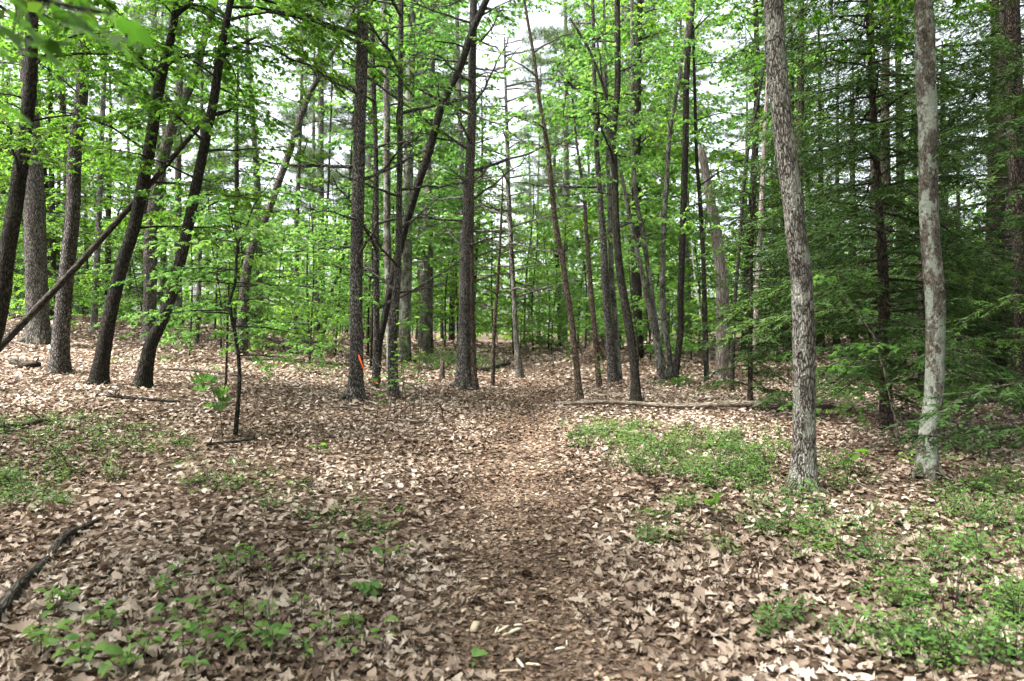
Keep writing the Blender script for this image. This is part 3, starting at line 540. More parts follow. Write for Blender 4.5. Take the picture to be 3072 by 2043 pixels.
named_tree('hemlock_tree', [(2250, 1120, 16), (2252, 900, 13), (2255, 700, 10), (2258, 560, 6)], 'bark_hemlock', 'small bushy hemlock spreading low in front of the pale snag', 'hemlock', d=11.0, seed=44, sides=9, ext=0.6, over=dict(n=44, zlo=0.3, L=(0.6, 1.35)))
t = named_tree('maple_sapling', [(2704, 1352, 7), (2664, 1163, 7), (2628, 1030, 6), (2602, 980, 5), (2526, 882, 4), (2517, 837, 2)], 'dead_wood', 'spindly pale sapling with layered bright leaves before the hemlock', 'bright', seed=45, ext=0.1, flare=0, sides=7,
           over=dict(zlo=0.5, n=5, L=(0.3, 0.7), elev=(-5, 15), droop=0.12), limbs=[(1080, 5, 0.75, 4, 0.1), (1100, 175, 0.6, 3, 0.1), (1150, 0, 0.8, 2, 0.15), (1170, 185, 0.9, 0, 0.15), (1230, 10, 0.6, -4, 0.2), (1210, 170, 0.7, -3, 0.2), (1040, 200, 0.5, 4, 0.1)])
def add_roots(root, r, lst, bark):
    for (a, L_) in lst:
        a = R(a); t_ = np.linspace(0, 1, 8); b = np.array(root.location); x_ = (r*0.55+L_*t_)*cos(a); y_ = (r*0.55+L_*t_)*sin(a)
        z_ = H(b[0]+x_, b[1]+y_)-b[2]+0.16*(1-t_)**2.2-0.03*t_; rr_ = r*(0.5-0.36*t_)
        m_ = MB(); tube(m_, np.c_[x_, y_, z_], rr_, 10, True, rough=0.05, seed=int(abs(a)*7)); m_.build('root', bark, root, smooth=True)
for o in list(COL.objects):
    l_ = o.get('label', '')
    if l_.startswith('bold mottled'): add_roots(o, 0.10, [(-70, 0.28), (-160, 0.34), (205, 0.26), (-15, 0.22), (70, 0.25)], 'bark_grey'); bold = o
    if l_.startswith('trunk patched'): add_roots(o, 0.085, [(-40, 0.18), (190, 0.2), (-110, 0.14)], 'bark_lichen'); patched = o
    if l_.startswith('massive old'): add_roots(o, 0.26, [(-60, 0.35), (-150, 0.4), (200, 0.4), (10, 0.35)], 'bark_oak')
    if l_.startswith('straight pine with scaly'): add_roots(o, 0.11, [(-80, 0.25), (190, 0.35), (-20, 0.25)], 'bark_pine')
    if l_.startswith('tall dark pine'): add_roots(o, 0.14, [(-100, 0.3), (200, 0.4), (-20, 0.3)], 'bark_pine')
def knot(root, px, py, d, r, bark):
    c = P(px, py, d)-np.array(root.location); th, ph = np.meshgrid(np.linspace(0, 2*pi, 13)[:-1], np.linspace(0, 1, 6)); prof = np.array([0.0, 0.5, 0.9, 0.55, 0.5, -0.5])[:, None]; rad = np.array([1.35, 1.05, 0.8, 0.55, 0.35, 0.02])[:, None]
    jt = 1+0.12*np.sin(3*th+px)+0.08*np.sin(5*th); V = np.stack([r*rad*jt*np.cos(th), -r*0.55*prof+0*th, 1.25*r*rad*jt*np.sin(th)], -1).reshape(-1, 3)+c; F = []
    for i in range(5):
        for j in range(12): a_, b_ = i*12+j, i*12+(j+1) % 12; F += [(a_, b_, b_+12), (a_, b_+12, a_+12)]
    m_ = MB(); m_.add(V, F, 0.5, V); m_.build('knot', bark, root, smooth=True)
dk = float(bold.location[1]); rk = 0.094
for (px, py, r) in ((2388, 784, 0.024), (2400, 920, 0.02), (2398, 1063, 0.024), (2412, 1130, 0.02), (2408, 1262, 0.022), (2400, 1305, 0.017), (2330, 100, 0.02), (2345, 300, 0.018)): knot(bold, px, py, dk-rk*0.98, r, 'bark_grey')
dk = float(patched.location[1])
for (px, py, r) in ((2822, 868, 0.022), (2806, 1180, 0.018), (2790, 1000, 0.016), (2780, 230, 0.018), (2770, 90, 0.02)): knot(patched, px, py, dk-0.083, r, 'bark_lichen')
# tree beside the viewer whose low branch hangs into the top corner
named_tree('maple_tree', [(-1100, 1900, 130), (-1120, 1000, 120), (-1150, 0, 110), (-1180, -900, 90)], 'bark_maple', 'maple beside the trail whose leafy branch hangs in close', 'maple', d=3.2, seed=46, ext=3, over=dict(zlo=3.6, n=26, L=(1.2, 2.8)))
named_tree('hemlock_tree', [(3420, 1560, 60), (3420, 990, 52), (3410, 400, 44), (3400, -200, 34)], 'bark_hemlock', 'hemlock whose low sprays reach in over the green ground cover', 'hemlock', d=5.6, seed=47, ext=2, over=dict(n=40, zlo=0.4, L=(0.9, 1.9)))

# ------------------------------------------------------------------ trees further back: a few of each kind, then copies
def bg_tree(kind, seed):
    g = np.random.default_rng(500+seed)
    h = {'maple': g.uniform(15, 20), 'pine': g.uniform(19, 24), 'sapling': g.uniform(3.2, 6.0), 'hemlock': g.uniform(8, 13)}[kind]
    r = {'maple': g.uniform(0.09, 0.17), 'pine': g.uniform(0.10, 0.18), 'sapling': g.uniform(0.016, 0.035), 'hemlock': g.uniform(0.08, 0.13)}[kind]
    root = thing({'maple': 'maple_tree', 'pine': 'pine_tree', 'sapling': 'understory_sapling', 'hemlock': 'hemlock_tree'}[kind], (0, 0, 0), '', 'tree')
    n = 22; z = np.linspace(-0.2, h, n); t = np.clip(z/h, 0, 1)
    ph = g.uniform(0, 6.28, 4); am = {'maple': 0.35, 'pine': 0.12, 'sapling': 0.2, 'hemlock': 0.08}[kind]
    pts = np.c_[am*np.sin(2.2*t*pi*0.8+ph[0])*t+g.normal(0, 0.8)*t*(am*2), am*np.sin(2.4*t+ph[1])*t, z]
    rad = r*(1-0.82*t**1.2)+0.004
    wood, foli = MB(), MB()
    tube(wood, pts, rad, 10 if kind != 'sapling' else 6, True, rough=0.03, seed=seed, flare=0.3)
    def at(zz): return np.array([np.interp(zz, pts[:, 2], pts[:, k]) for k in range(3)]), np.interp(zz, pts[:, 2], rad)
    bark = {'maple': ['bark_maple', 'bark_grey', 'bark_oak', 'bark_lichen'][seed % 4], 'pine': ['bark_grey', 'bark_pine', 'bark_oak', 'bark_lichen'][seed % 4], 'sapling': 'bark_maple', 'hemlock': 'bark_hemlock'}[kind]
    if kind == 'maple':
        for k in range(74):
            zz = g.uniform(2.6, h*0.98); c, rr = at(zz)
            bough(wood, foli, g, c, g.uniform(0, 6.28), R(g.uniform(5, 45)), g.uniform(1.3, 3.0)*(1.1-0.5*zz/h), 0.02, 'leaf', 0.70, 0.25, 0.135, L_DIAM, (0.15, 0.9), 4)
        mat = 'leaf_young' if seed % 2 else 'leaf_maple'
    elif kind == 'sapling':
        for k in range(24):
            zz = h*g.uniform(0.10, 0.97); c, rr = at(zz)
            bough(wood, foli, g, c, k*2.4+g.normal(0, 0.5), R(g.uniform(-4, 25)), g.uniform(0.7, 1.7)*(1.15-0.6*zz/h), 0.009, 'leaf', 0.9, 0.2, 0.085, L_MAPLE_S, (0.2, 0.95), 4)
        mat = 'leaf_young' if seed % 3 else 'leaf_maple'
    elif kind == 'pine':
        for k in range(26):
            zz = g.uniform(1.6, 8.5); c, rr = at(zz)
            bough(wood, foli, g, c, g.uniform(0, 6.28), R(g.uniform(-10, 28)), g.uniform(0.5, 1.8), 0.012, 'dead', 0.8, 0.0)
        for k in range(60):
            zz = g.uniform(6.0, h*0.98); c, rr = at(zz)
            bough(wood, foli, g, c, g.uniform(0, 6.28), R(g.uniform(-5, 30)), g.uniform(1.2, 3.2)*(1.25-0.8*zz/h), 0.018, 'pine', 0.9, 0.05, 0.16)
        mat = 'needles_pine'
    else:
        for k in range(76):
            zz = h*g.uniform(0.06, 0.97); c, rr = at(zz)
            bough(wood, foli, g, c, k*2.4+g.normal(0, 0.5), R(g.uniform(-5, 22)), g.uniform(1.2, 2.7)*(1.1-0.75*zz/h), 0.014, 'hemlock', 0.75, 0.28, tint=(0.05, 0.55))
        mat = 'needles_hemlock'
    wood.build('trunk', bark, root, smooth=True); tag(foli.build('crown', mat, root), kind='stuff')
    return root
BG = {k: [bg_tree(k, s) for s in range(n)] for k, n in (('maple', 5), ('pine', 4), ('sapling', 6), ('hemlock', 3))}
BGL = {'maple': ('slim leafy tree well beyond the %s', 'leafy trees beyond the'), 'pine': ('straight pine with bare lower boughs well beyond the %s', 'pines beyond the'),
       'sapling': ('small leafy sapling growing beyond the %s', 'saplings beyond the'), 'hemlock': ('feathery dark hemlock standing beyond the %s', 'hemlocks beyond the')}
ANCH = [((x-CX)/FPX, t) for x, t in ((105, 'massive furrowed oak'), (215, 'stout dark trunk'), (330, 'forked leaning maple'), (500, 'mossy-footed leaning maple'), (700, 'curved sapling'), (890, 'short thick dark trunk'), (980, 'twin-stemmed sapling'),
        (1069, 'pine with orange tape'), (1190, 'strongly leaning dark maple'), (1400, 'twin-stemmed pine'), (1540, 'dead pine ringed with boughs'), (1710, 'leaning reddish trunk'), (1815, 'mossy-footed pine'), (1880, 'maple with slanting fork'), (2000, 'clump of maple stems'),
        (2160, 'broken pale snag'), (2250, 'small bushy hemlock'), (2405, 'mottled grey trunk'), (2650, 'drooping dark hemlock'), (2800, 'lichen-patched trunk'), (3050, 'thick dark hemlock'))]
used = {k: 0 for k in BG}; spots = [(float(o.location.x), float(o.location.y)) for o in COL.objects if o.parent is None and o.type == 'EMPTY' and o.get('label')]
gb = np.random.default_rng(77)
def put(kind, x, y, s=1.0):
    i = used[kind]; v = BG[kind]; loc = (x, y, float(H(x, y))); rz = float(gb.uniform(0, 6.28)); lb, gr = BGL[kind]
    an = min(ANCH, key=lambda q: abs(q[0]-x/y)); lb = lb % an[1]; gr = gr+' '+an[1]
    if i < len(v):
        o = v[i]; o.location = loc; o.rotation_euler = (0, 0, rz); o.scale = (s,)*3; o['label'] = lb; o['group'] = gr
    else: copy_tree(v[i % len(v)], loc, rz, s, lb, gr)
    used[kind] += 1; spots.append((x, y))
def scatter(kind, n, dlo, dhi, alo, ahi, gap, s=(0.85, 1.15), power=1.0):
    c = 0; tries = 0
    while c < n and tries < n*60:
        tries += 1
        d = dlo+(dhi-dlo)*gb.uniform()**power; a = gb.uniform(alo, ahi); x = a*d   # a = x/d
        if abs(x-float(path_x(d))) < 1.3 and d < 24: continue
        if kind in ('maple', 'pine') and -0.06 < a < 0.17 and gb.uniform() < (0.7 if d < 30 else 0.15): continue
        if any((x-p)**2+(d-q)**2 < gap*gap for p, q in spots): continue
        put(kind, x, d, float(gb.uniform(*s))); c += 1
scatter('hemlock', 26, 12, 30, 0.37, 0.88, 1.5)
scatter('pine', 6, 18, 40, -0.30, 0.12, 1.6)
scatter('pine', 14, 26, 58, -0.85, 0.5, 2.2)
scatter('maple', 12, 18, 30, -0.85, -0.10, 1.9)
scatter('maple', 7, 20, 34, 0.16, 0.42, 1.9)
scatter('maple', 30, 32, 62, -0.85, 0.85, 2.4)
scatter('hemlock', 8, 21, 36, -0.8, -0.08, 1.7)
scatter('sapling', 22, 15, 26, -0.80, -0.08, 1.1)
scatter('sapling', 20, 16, 28, -0.10, 0.40, 1.1)
scatter('sapling', 60, 26, 60, -0.85, 0.45, 1.4, (1.0, 1.8))
# unseen trees added beside and behind the viewpoint to shade the foreground
ANCH = [(-2.0, 'trail, back behind the viewpoint'), (2.0, 'trail, back behind the viewpoint')]; BGL['maple'] = ('unseen leafy tree added for shade beside the %s', 'shade trees added beside the')
for (x_, y_, s_) in ((-5.8, -0.8, 1.0), (-4.9, 3.0, 1.05), (6.0, 1.6, 1.0), (4.4, -3.2, 0.95), (-2.2, -5.0, 1.0), (1.6, -7.2, 1.05), (7.8, 4.3, 1.05), (-8.2, 5.4, 1.0), (-6.5, -6.5, 1.0), (2.6, -1.4, 0.9)): put('maple', x_, y_, s_)

# far edge of the woods, one mass
mb = MB(); g = np.random.default_rng(9); k = 26000
a = g.uniform(-0.95, 0.95, k); d = g.uniform(70, 110, k); x = a*d
cl = 0.5+0.5*np.sin(x*0.55+np.sin(d*0.3)*2)*np.sin(x*0.23+1.7)
zt = 9+9*cl; z = H(x, d)+zt*g.uniform(0, 1, k)**0.9
leaves(mb, L_DIAM, np.c_[x, d, z], g.normal(0, 1, (k, 3)), g.normal(0, 1, (k, 3)), g.uniform(0.4, 0.95, k), g.uniform(0.1, 0.9, k))
tag(mb.build('far_woods', 'leaf_maple'), 'hazy green mass of far-off woods behind the trees', 'woods', None, 'stuff')

# ------------------------------------------------------------------ leaf litter
mb = MB(); pm = MB()
g = np.random.default_rng(21)
def wedge(n, d0, d1, marg=0.85):
    d = np.sqrt(g.uniform(d0*d0, d1*d1, n)); x = g.uniform(-marg, marg, n)*d; return x, d
def litter(n, d0, d1, tpls, smin, smax, lift, tilt, keep=0.07):
    x, y = wedge(n, d0, d1)
    dp = np.abs(x-path_x(y)); on = sstep(0.28, 0.58, dp+0.09*np.sin(5*y+3*x)+0.06*np.sin(2.3*y))
    on = np.maximum(on, np.where(y > 11, 0.55, 0.0))
    patch = 0.5+0.5*np.sin(1.9*x+0.8*np.sin(2.3*y))*np.sin(1.7*y+1.1*np.sin(1.3*x))
    m = g.uniform(0, 1, n) < keep+(1-keep)*on*(0.45+0.55*patch)
    x, y, on = x[m], y[m], on[m]; k = len(x)
    z = H(x, y)+0.004+g.uniform(0, lift, k)*(0.35+0.65*on)
    az = g.uniform(0, 6.28, k); s = g.uniform(smin, smax, k)*(0.55+0.45*on)
    nr = np.c_[g.normal(0, tilt, k), g.normal(0, tilt, k), np.ones(k)]
    D = np.c_[np.cos(az), np.sin(az), g.normal(0, tilt*0.6, k)]
    tn = np.clip(g.beta(1.8, 1.6, k)+0.10*np.sin(1.3*x+2*y)*np.sin(2.2*x-0.7*y)+0.07*np.sin(4.1*x+1.3*y+2)*np.sin(3.7*y)+0.07*sstep(6, 11, y), 0, 1)
    w_ = g.integers(0, len(tpls), k)
    for q in range(len(tpls)):
        c = w_ == q; leaves(mb, tpls[q], np.c_[x, y, z][c], D[c], nr[c], s[c], tn[c])
litter(13500, 2.2, 4.6, LIT_NEAR, 0.035, 0.10, 0.03, 0.34)
litter(30000, 4.4, 9.0, LIT_MID, 0.035, 0.09, 0.028, 0.36)
litter(68000, 8.6, 14.5, LIT_FOUR, 0.045, 0.095, 0.028, 0.40)
litter(58000, 14, 23, LIT_FAR, 0.07, 0.13, 0.03, 0.5, 0.3)
litter(36000, 22, 40, LIT_FAR, 0.12, 0.24, 0.03, 0.4, 0.5)
for o in [o for o in COL.objects if o.type == 'EMPTY' and o.get('category') == 'tree' and 3 < o.location.y < 15]:   # leaves drifted against the tree feet
    tr = [c for c in o.children if c.name.startswith('trunk')]; rad = min(0.32, max(0.04, tr[0].dimensions.x*0.0+0.12)) if tr else 0.1
    k = 70; a = g.uniform(0, 6.28, k); r = rad+0.22*g.uniform(0, 1, k)**1.5; x = o.location.x+r*np.cos(a); y = o.location.y+r*np.sin(a); az = g.uniform(0, 6.28, k)
    z = H(x, y)+0.01+0.07*(1-(r-rad)/0.22)*g.uniform(0.2, 1, k)
    leaves(mb, LIT_FOUR[int(g.integers(0, 12))], np.c_[x, y, z], np.c_[np.cos(az), np.sin(az), g.normal(0, 0.4, k)], np.c_[0.6*np.cos(a)+g.normal(0, .4, k), 0.6*np.sin(a)+g.normal(0, .4, k), np.ones(k)], g.uniform(0.04, 0.1, k), np.clip(g.beta(1.5, 1.9, k), 0, 1))
tag(mb.build('leaf_litter', 'leaf_dead'), 'thick carpet of dry tan and brown fallen leaves', 'leaf litter', None, 'stuff')
# path crumbs and needles
def crumbs(n, d0, d1, wid, tpls, smin, smax, lift, tilt, lo, hi):
    y = np.sqrt(g.uniform(d0*d0, d1*d1, n)); x = path_x(y)+g.normal(0, wid, n); k = n
    z = H(x, y)+0.009+g.uniform(0, lift, k); az = g.uniform(0, 6.28, k); s = g.uniform(smin, smax, k)
    D = np.c_[np.cos(az), np.sin(az), g.normal(0, 0.12, k)]; nr = np.c_[g.normal(0, tilt, k), g.normal(0, tilt, k), np.ones(k)]
    w_ = g.integers(0, len(tpls), k); tn = np.clip(g.beta(1.8, 1.9, k)*(hi-lo)+lo+0.16*np.sin(2.9*x+2.3*y)*np.sin(3.3*y-2*x), 0, 1)
    for q in range(len(tpls)):
        c = w_ == q; leaves(pm, tpls[q], np.c_[x, y, z][c], D[c], nr[c], s[c], tn[c])
L_NEED2 = (np.array([[0, 0.012, 0], [0, -0.012, 0], [0.5, -0.012, 0.03], [0.5, 0.012, 0.03], [1, 0, 0]]), np.array([[0, 1, 2], [0, 2, 3], [3, 2, 4]]))
crumbs(13000, 2.2, 7, 0.42, LIT_FOUR, 0.014, 0.055, 0.012, 0.35, 0.1, 1.0)
crumbs(9000, 2.2, 7, 0.55, [L_NEED2], 0.05, 0.11, 0.012, 0.2, 0.0, 0.75)
crumbs(16000, 6.5, 16, 0.42, LIT_FAR, 0.025, 0.075, 0.012, 0.3, 0.1, 0.95)
tag(pm.build('needle_duff', 'duff'), 'brown pine needles and crumbled leaf scraps along the footpath', 'needles', None, 'stuff')

# single leaves that can be picked apart: big curled ones on top of the litter
proto = []
for tv, tf in LIT_NEAR:
    m_ = MB(); st = np.array([[0, .006, 0], [0, -.006, 0], [-.22, -.005, .05], [-.22, .005, .05]])
    m_.add(tv, tf, 0.62); m_.add(st, [[0, 1, 2], [0, 2, 3]], 0.2); me = m_.mesh('fallen_leaf'); me.materials.append(MT['leaf_dead']); proto.append(me)
x, y = wedge(900, 2.75, 5.6, 0.74); m = (np.abs(x-path_x(y)) > 0.25) | (g.uniform(0, 1, 900) < 0.2); x, y = x[m][:290], y[m][:290]
from mathutils import Euler
for i in range(len(x)):
    o = bpy.data.objects.new('fallen_leaf', proto[i % 12]); COL.objects.link(o)
    s = float(g.uniform(0.075, 0.14)); o.scale = (s, s, s*float(g.uniform(0.7, 1.6))); o.location = (x[i], y[i], float(H(x[i], y[i]))+0.028)
    o.rotation_euler = (float(g.normal(0, 0.3)), float(g.normal(0, 0.3)), float(g.uniform(0, 6.28)))
    tag(o, 'curled dry tan oak leaf lying loose on top of the leaf litter', 'leaf', 'loose curled leaves on the litter')

# ------------------------------------------------------------------ green ground cover and small plants
cov, cst = MB(), MB()
def shrub(x, y, h, nl, ls, spread):
    z = float(H(x, y)); ns = int(g.integers(2, 6)); O = []; nl = int(nl*g.uniform(0.45, 1.1)); h = h*g.uniform(0.6, 1.35)
    for s in range(ns):
        a = g.uniform(0, 6.28); tip = np.array([x+spread*cos(a)*g.uniform(.3, 1), y+spread*sin(a)*g.uniform(.3, 1), z+h*g.uniform(.6, 1.1)])
        b = np.array([x, y, z-0.02]); md = (b+tip)/2+np.array([0, 0, 0.15*h])
        tube(cst, np.array([b, md, tip]), [0.0025, 0.002, 0.001], 3, False)
        k = nl//ns; t = g.uniform(0.25, 1.05, k)[:, None]; O.append((1-t)**2*b+2*t*(1-t)*md+t*t*tip+g.normal(0, 0.022+0.12*spread, (k, 3))*np.array([1, 1, 0.45]))
    O = np.concatenate(O); k = len(O); az = g.uniform(0, 6.28, k); O[:, 2] = np.maximum(O[:, 2], H(O[:, 0], O[:, 1])+0.02)
    leaves(cov, L_OVAL if y < 6.5 else L_DIAM, O, np.c_[np.cos(az), np.sin(az), g.normal(0.05, 0.3, k)], np.c_[g.normal(0, 0.4, k), g.normal(0, 0.4, k), np.ones(k)], ls*g.uniform(0.75, 1.25)*g.uniform(0.55, 1.25, k), np.clip(g.uniform(0.05, 0.85)+g.normal(0, 0.15, k), 0, 1))
def patch(px, py, rx, ry, n, h=(0.12, 0.26), nl=60, ls=0.03, spread=0.14):
    """a patch centred on photo pixel px,py with radii in photo pixels"""
    for i in range(n):
        r = math.sqrt(g.uniform()); a = g.uniform(0, 6.28); X = px+rx*r*cos(a); Y = py+ry*r*sin(a)
        p = GP(X, max(Y, 1010))
        if abs(p[0]-float(path_x(p[1]))) < 0.5: continue
        shrub(p[0], p[1], g.uniform(*h), int(nl*g.uniform(0.6, 1.4)), ls, spread)
patch(1960, 1325, 260, 42, 84, (0.10, 0.20)); patch(2060, 1390, 250, 50, 76); patch(2180, 1440, 150, 40, 40); patch(1800, 1285, 120, 20, 26, (0.08, 0.16))
patch(2260, 1340, 110, 50, 40, (0.1, 0.2)); patch(2520, 1440, 100, 40, 22)
patch(2350, 1560, 180, 60, 24, (0.08, 0.2)); patch(2480, 1650, 160, 70, 14, (0.08, 0.2)); patch(2640, 1610, 200, 60, 15, (0.08, 0.2))
patch(2960, 1520, 170, 80, 46); patch(2990, 1650, 130, 80, 22); patch(2780, 1700, 160, 50, 11, (0.08, 0.22)); patch(2980, 1830, 130, 90, 20)
patch(2720, 1800, 130, 40, 12, (0.08, 0.22)); patch(2880, 1975, 230, 60, 30); patch(2600, 1930, 100, 60, 10, (0.06, 0.15))
patch(1980, 1620, 60, 30, 6, (0.08, 0.16)); patch(2180, 1660, 40, 20, 4, (0.07, 0.14)); patch(2000, 1540, 90, 30, 8, (0.06, 0.14)); patch(2320, 1890, 70, 30, 7, (0.06, 0.13))
patch(180, 1310, 240, 50, 50, (0.08, 0.2), 46); patch(120, 1420, 260, 60, 40, (0.08, 0.2), 46); patch(420, 1330, 160, 50, 36, (0.06, 0.14), 34); patch(640, 1430, 180, 50, 30, (0.05, 0.12), 26)
patch(60, 1500, 150, 50, 30, (0.08, 0.2), 46); patch(900, 1500, 200, 60, 22, (0.05, 0.12), 26); patch(1080, 1560, 140, 50, 16, (0.05, 0.12), 26)
patch(1340, 1090, 120, 22, 60, (0.2, 0.4), 60, 0.05, 0.25); patch(1460, 1100, 70, 18, 26, (0.2, 0.4), 60, 0.05, 0.25)
patch(2020, 1150, 60, 12, 12, (0.15, 0.3), 60, 0.05, 0.2); patch(2200, 1180, 180, 40, 26, (0.06, 0.14), 30); patch(1480, 1330, 60, 20, 5, (0.05, 0.1), 20)
patch(2960, 1330, 110, 60, 24); patch(1150, 1120, 260, 30, 16, (0.1, 0.3), 40, 0.05, 0.2); patch(620, 1090, 300, 30, 20, (0.08, 0.2), 40, 0.05, 0.2)
gc_ = tag(cov.build('ground_cover', 'leaf_shrub'), 'low green leafy ground cover in patches over the dead leaves', 'ground cover', None, 'stuff')
tag(cst.build('stems', 'twig', gc_), kind='stuff')

def leaf_mesh(tpl, mat, tint=0.5):
    m_ = MB(); m_.add(tpl[0], tpl[1], tint); me = m_.mesh('leaf'); me.materials.append(MT[mat]); return me
L_OV2 = oaklike([0, 0.18, 0.4, 0.65, 0.85, 1.0], [0.02, 0.17, 0.27, 0.25, 0.14, 0.01], 0.3, -0.25, 0.12)
LM = {'shade': [leaf_mesh(L_MAPLE, 'leaf_maple', t) for t in (0.0, 0.1, 0.2)], 'oval': [leaf_mesh(L_OV2, 'leaf_shrub', t) for t in (0.45, 0.65, 0.85)], 'maple': [leaf_mesh(L_MAPLE, 'leaf_maple', t) for t in (0.35, 0.55, 0.8)], 'oak': [leaf_mesh(LIT_NEAR[1], 'leaf_oak', t) for t in (0.3, 0.5)]}  # low tints of the shade set put shadow into the leaf colour
def orient(o, d, up):
    from mathutils import Matrix
    d = unit(d); s_ = unit(np.cross(up, d)); n_ = np.cross(d, s_)
    o.rotation_euler = Matrix(np.c_[d, s_, n_].tolist()).to_euler()
def seedling(name, px, py, h, nl, ls, kind, label, group=None, leanx=0.0, d=None, pairs=True, stems=1):
    p = GP(px, py) if d is None else P(px, py, d); root = thing(name, p, label, 'plant', group)
    for st in range(stems):
        a = g.uniform(0, 6.28); f = 1.0 if st == 0 else g.uniform(0.6, 0.95); sp = 0 if st == 0 else 0.55*h
        tip = np.array([leanx+sp*cos(a), sp*sin(a)+g.normal(0, 0.05)*h, h*f]); q = np.array([[0, 0, -0.03], tip*0.35+np.array([0.03*h, 0, 0.05*h]), tip*0.7, tip]); S = spline(q, 9)
        m_ = MB(); tube(m_, S, np.linspace(0.0035, 0.0013, 9)*(1 if h < 0.5 else 1.7), 5, True); m_.build('stem', 'twig', root, smooth=True)
        a0 = g.uniform(0, 6.28)
        for i in range(nl):
            t = 0.35+0.65*(i+1)/nl; c = np.array([np.interp(t, np.linspace(0, 1, 9), S[:, k]) for k in range(3)]); a = a0+i*pi+(i//2)*1.4+g.normal(0, 0.3)
            o = link('leaf', LM[kind][int(g.integers(0, len(LM[kind])))], None, root, c+0.0); dvec = np.array([cos(a), sin(a), g.uniform(-0.35, 0.35)])
            o.location = tuple(c+dvec*0.012); orient(o, dvec, np.array([g.normal(0, 0.35), g.normal(0, 0.35), 1.0])); s = ls*float(g.uniform(0.6, 1.2)); o.scale = (s, s, s)
    return root
for (px, py) in [(480, 1880), (430, 1960), (1180, 1620), (1000, 1660), (760, 1700), (1130, 1990), (560, 1800), (640, 1790), (720, 1860), (600, 1900), (520, 1960), (690, 1960), (760, 1990), (840, 1930), (900, 1870), (960, 1930), (800, 1780), (980, 1750), (1060, 1790), (1090, 1900), (880, 1720), (1150, 1700), (1010, 1980), (700, 1740), (920, 2030), (560, 2035)]:
    seedling('seedling', px+float(g.normal(0, 22)), py+float(g.normal(0, 14)), float(g.uniform(0.08, 0.24)), int(g.integers(3, 8)), float(g.uniform(0.05, 0.085)), 'oval', 'knee-low leafy green seedling sprouting from the leaf litter by the trail', 'leafy seedlings in the litter', stems=int(g.integers(1, 4)))
for (px, py) in [(160, 1850), (120, 1980), (300, 1900), (240, 2020), (380, 2030)]:
    seedling('seedling', px, py, float(g.uniform(0.12, 0.2)), 6, 0.075, 'oval', 'shaded green seedling growing beside the rotting log', 'seedlings by the rotting log', stems=3)
seedling('oak_seedling', 668, 1322, 0.72, 11, 0.26, 'oak', 'broad-leaved seedling with large drooping leaves beside the curved sapling', leanx=-0.12)
seedling('seedling', 1415, 2000, 0.05, 3, 0.06, 'oval', 'tiny green sprout alone on the bare path')
seedling('seedling', 960, 1365, 0.14, 5, 0.10, 'maple', 'small maple sprout with few leaves on the open litter')
seedling('seedling', 2130, 1575, 0.24, 6, 0.13, 'maple', 'maple seedling with broad leaves beside the low ground cover', leanx=0.05)
seedling('seedling', 2560, 1430, 0.26, 6, 0.15, 'maple', 'maple seedling with broad pale leaves between the mottled trunks')
seedling('seedling', 2735, 1440, 0.28, 9, 0.09, 'oval', 'light green sprout at the foot of the lichen-patched trunk', leanx=-0.05)
seedling('seedling', 2436, 1510, 0.20, 8, 0.07, 'oval', 'pale young sprout at the foot of the mottled grey trunk')
seedling('seedling', 2870, 1450, 0.26, 9, 0.07, 'oval', 'pale upright sprout right beside the hemlock sprays')
seedling('seedling', 2700, 1960, 0.12, 4, 0.09, 'oval', 'single broad-leaved sprout amid the ground cover patch', leanx=0.02)
seedling('seedling', 1125, 1290, 0.7, 8, 0.11, 'maple', 'maple sprout with a few leaves beside the orange tape', leanx=0.05)
for i, (px, py, hh) in enumerate([(1156, 1275, 1.1), (1214, 1266, 0.9), (1234, 1268, 2.6), (1180, 1250, 0.8), (1260, 1250, 1.0), (1200, 1255, 1.5)]):
    seedling('thin_shoot', px, py, hh, 5 if i % 2 else 9, 0.10, 'maple', 'thin upright shoot in the tangle of stems beside the orange tape', 'thin shoots by the orange tape', leanx=float(g.normal(0, 0.12)))
for i, (px, py, hh) in enumerate([(1602, 1136, 1.5), (1660, 1100, 1.6), (1715, 1150, 0.9), (1795, 1190, 0.8), (1518, 1110, 1.2)]):
    seedling('thin_shoot', px, py, hh, 8, 0.10, 'maple', 'thin leafy shoot standing near the bend of the path', 'thin shoots near the bend of the path', leanx=float(g.normal(0, 0.08)))

# ------------------------------------------------------------------ fallen wood
def log(name, pts, bark, label, cat='log', sides=12, sink=0.35, stubs=0, lift=None, group=None, rough=0.07):
    """a log lying on the ground through photo pixels (x, y, width)"""
    W = []
    for i, (x, y, w_) in enumerate(pts):
        p = GP(x, y); r = w_/2/FPX*p[1]; W.append([p[0], p[1]+0.0, p[2]+r*(1-sink)+(lift[i] if lift else 0.03)+0.012*math.sin(3.1*i+x*0.01), r*(1+0.12*math.sin(2.3*i+0.02*x))])
    W = np.array(W); c = W[len(W)//2, :3].copy(); W[:, :3] -= c; S = spline(W, max(12, int(len(W)*10)))
    m_ = MB(); tube(m_, S[:, :3], np.maximum(S[:, 3], 0.003), sides, True, rough=rough, seed=int(abs(pts[0][0])))
    root = thing(name, c, label, cat, group); m_.build('stem', bark, root, smooth=True)
    for k in range(stubs):
        q = S[int(g.integers(2, len(S)-2))]; a = g.uniform(0.3, 2.8); L_ = g.uniform(0.1, 0.4); s_ = MB()
        e = q[:3]+np.outer(np.linspace(0, 1, 4), [cos(a)*L_*0.6, g.normal(0, 0.4)*L_, sin(a)*L_]); tube(s_, e, np.linspace(q[3]*0.45, q[3]*0.12, 4), 6, True); s_.build('branch_stub', bark, root, smooth=True)
    return root
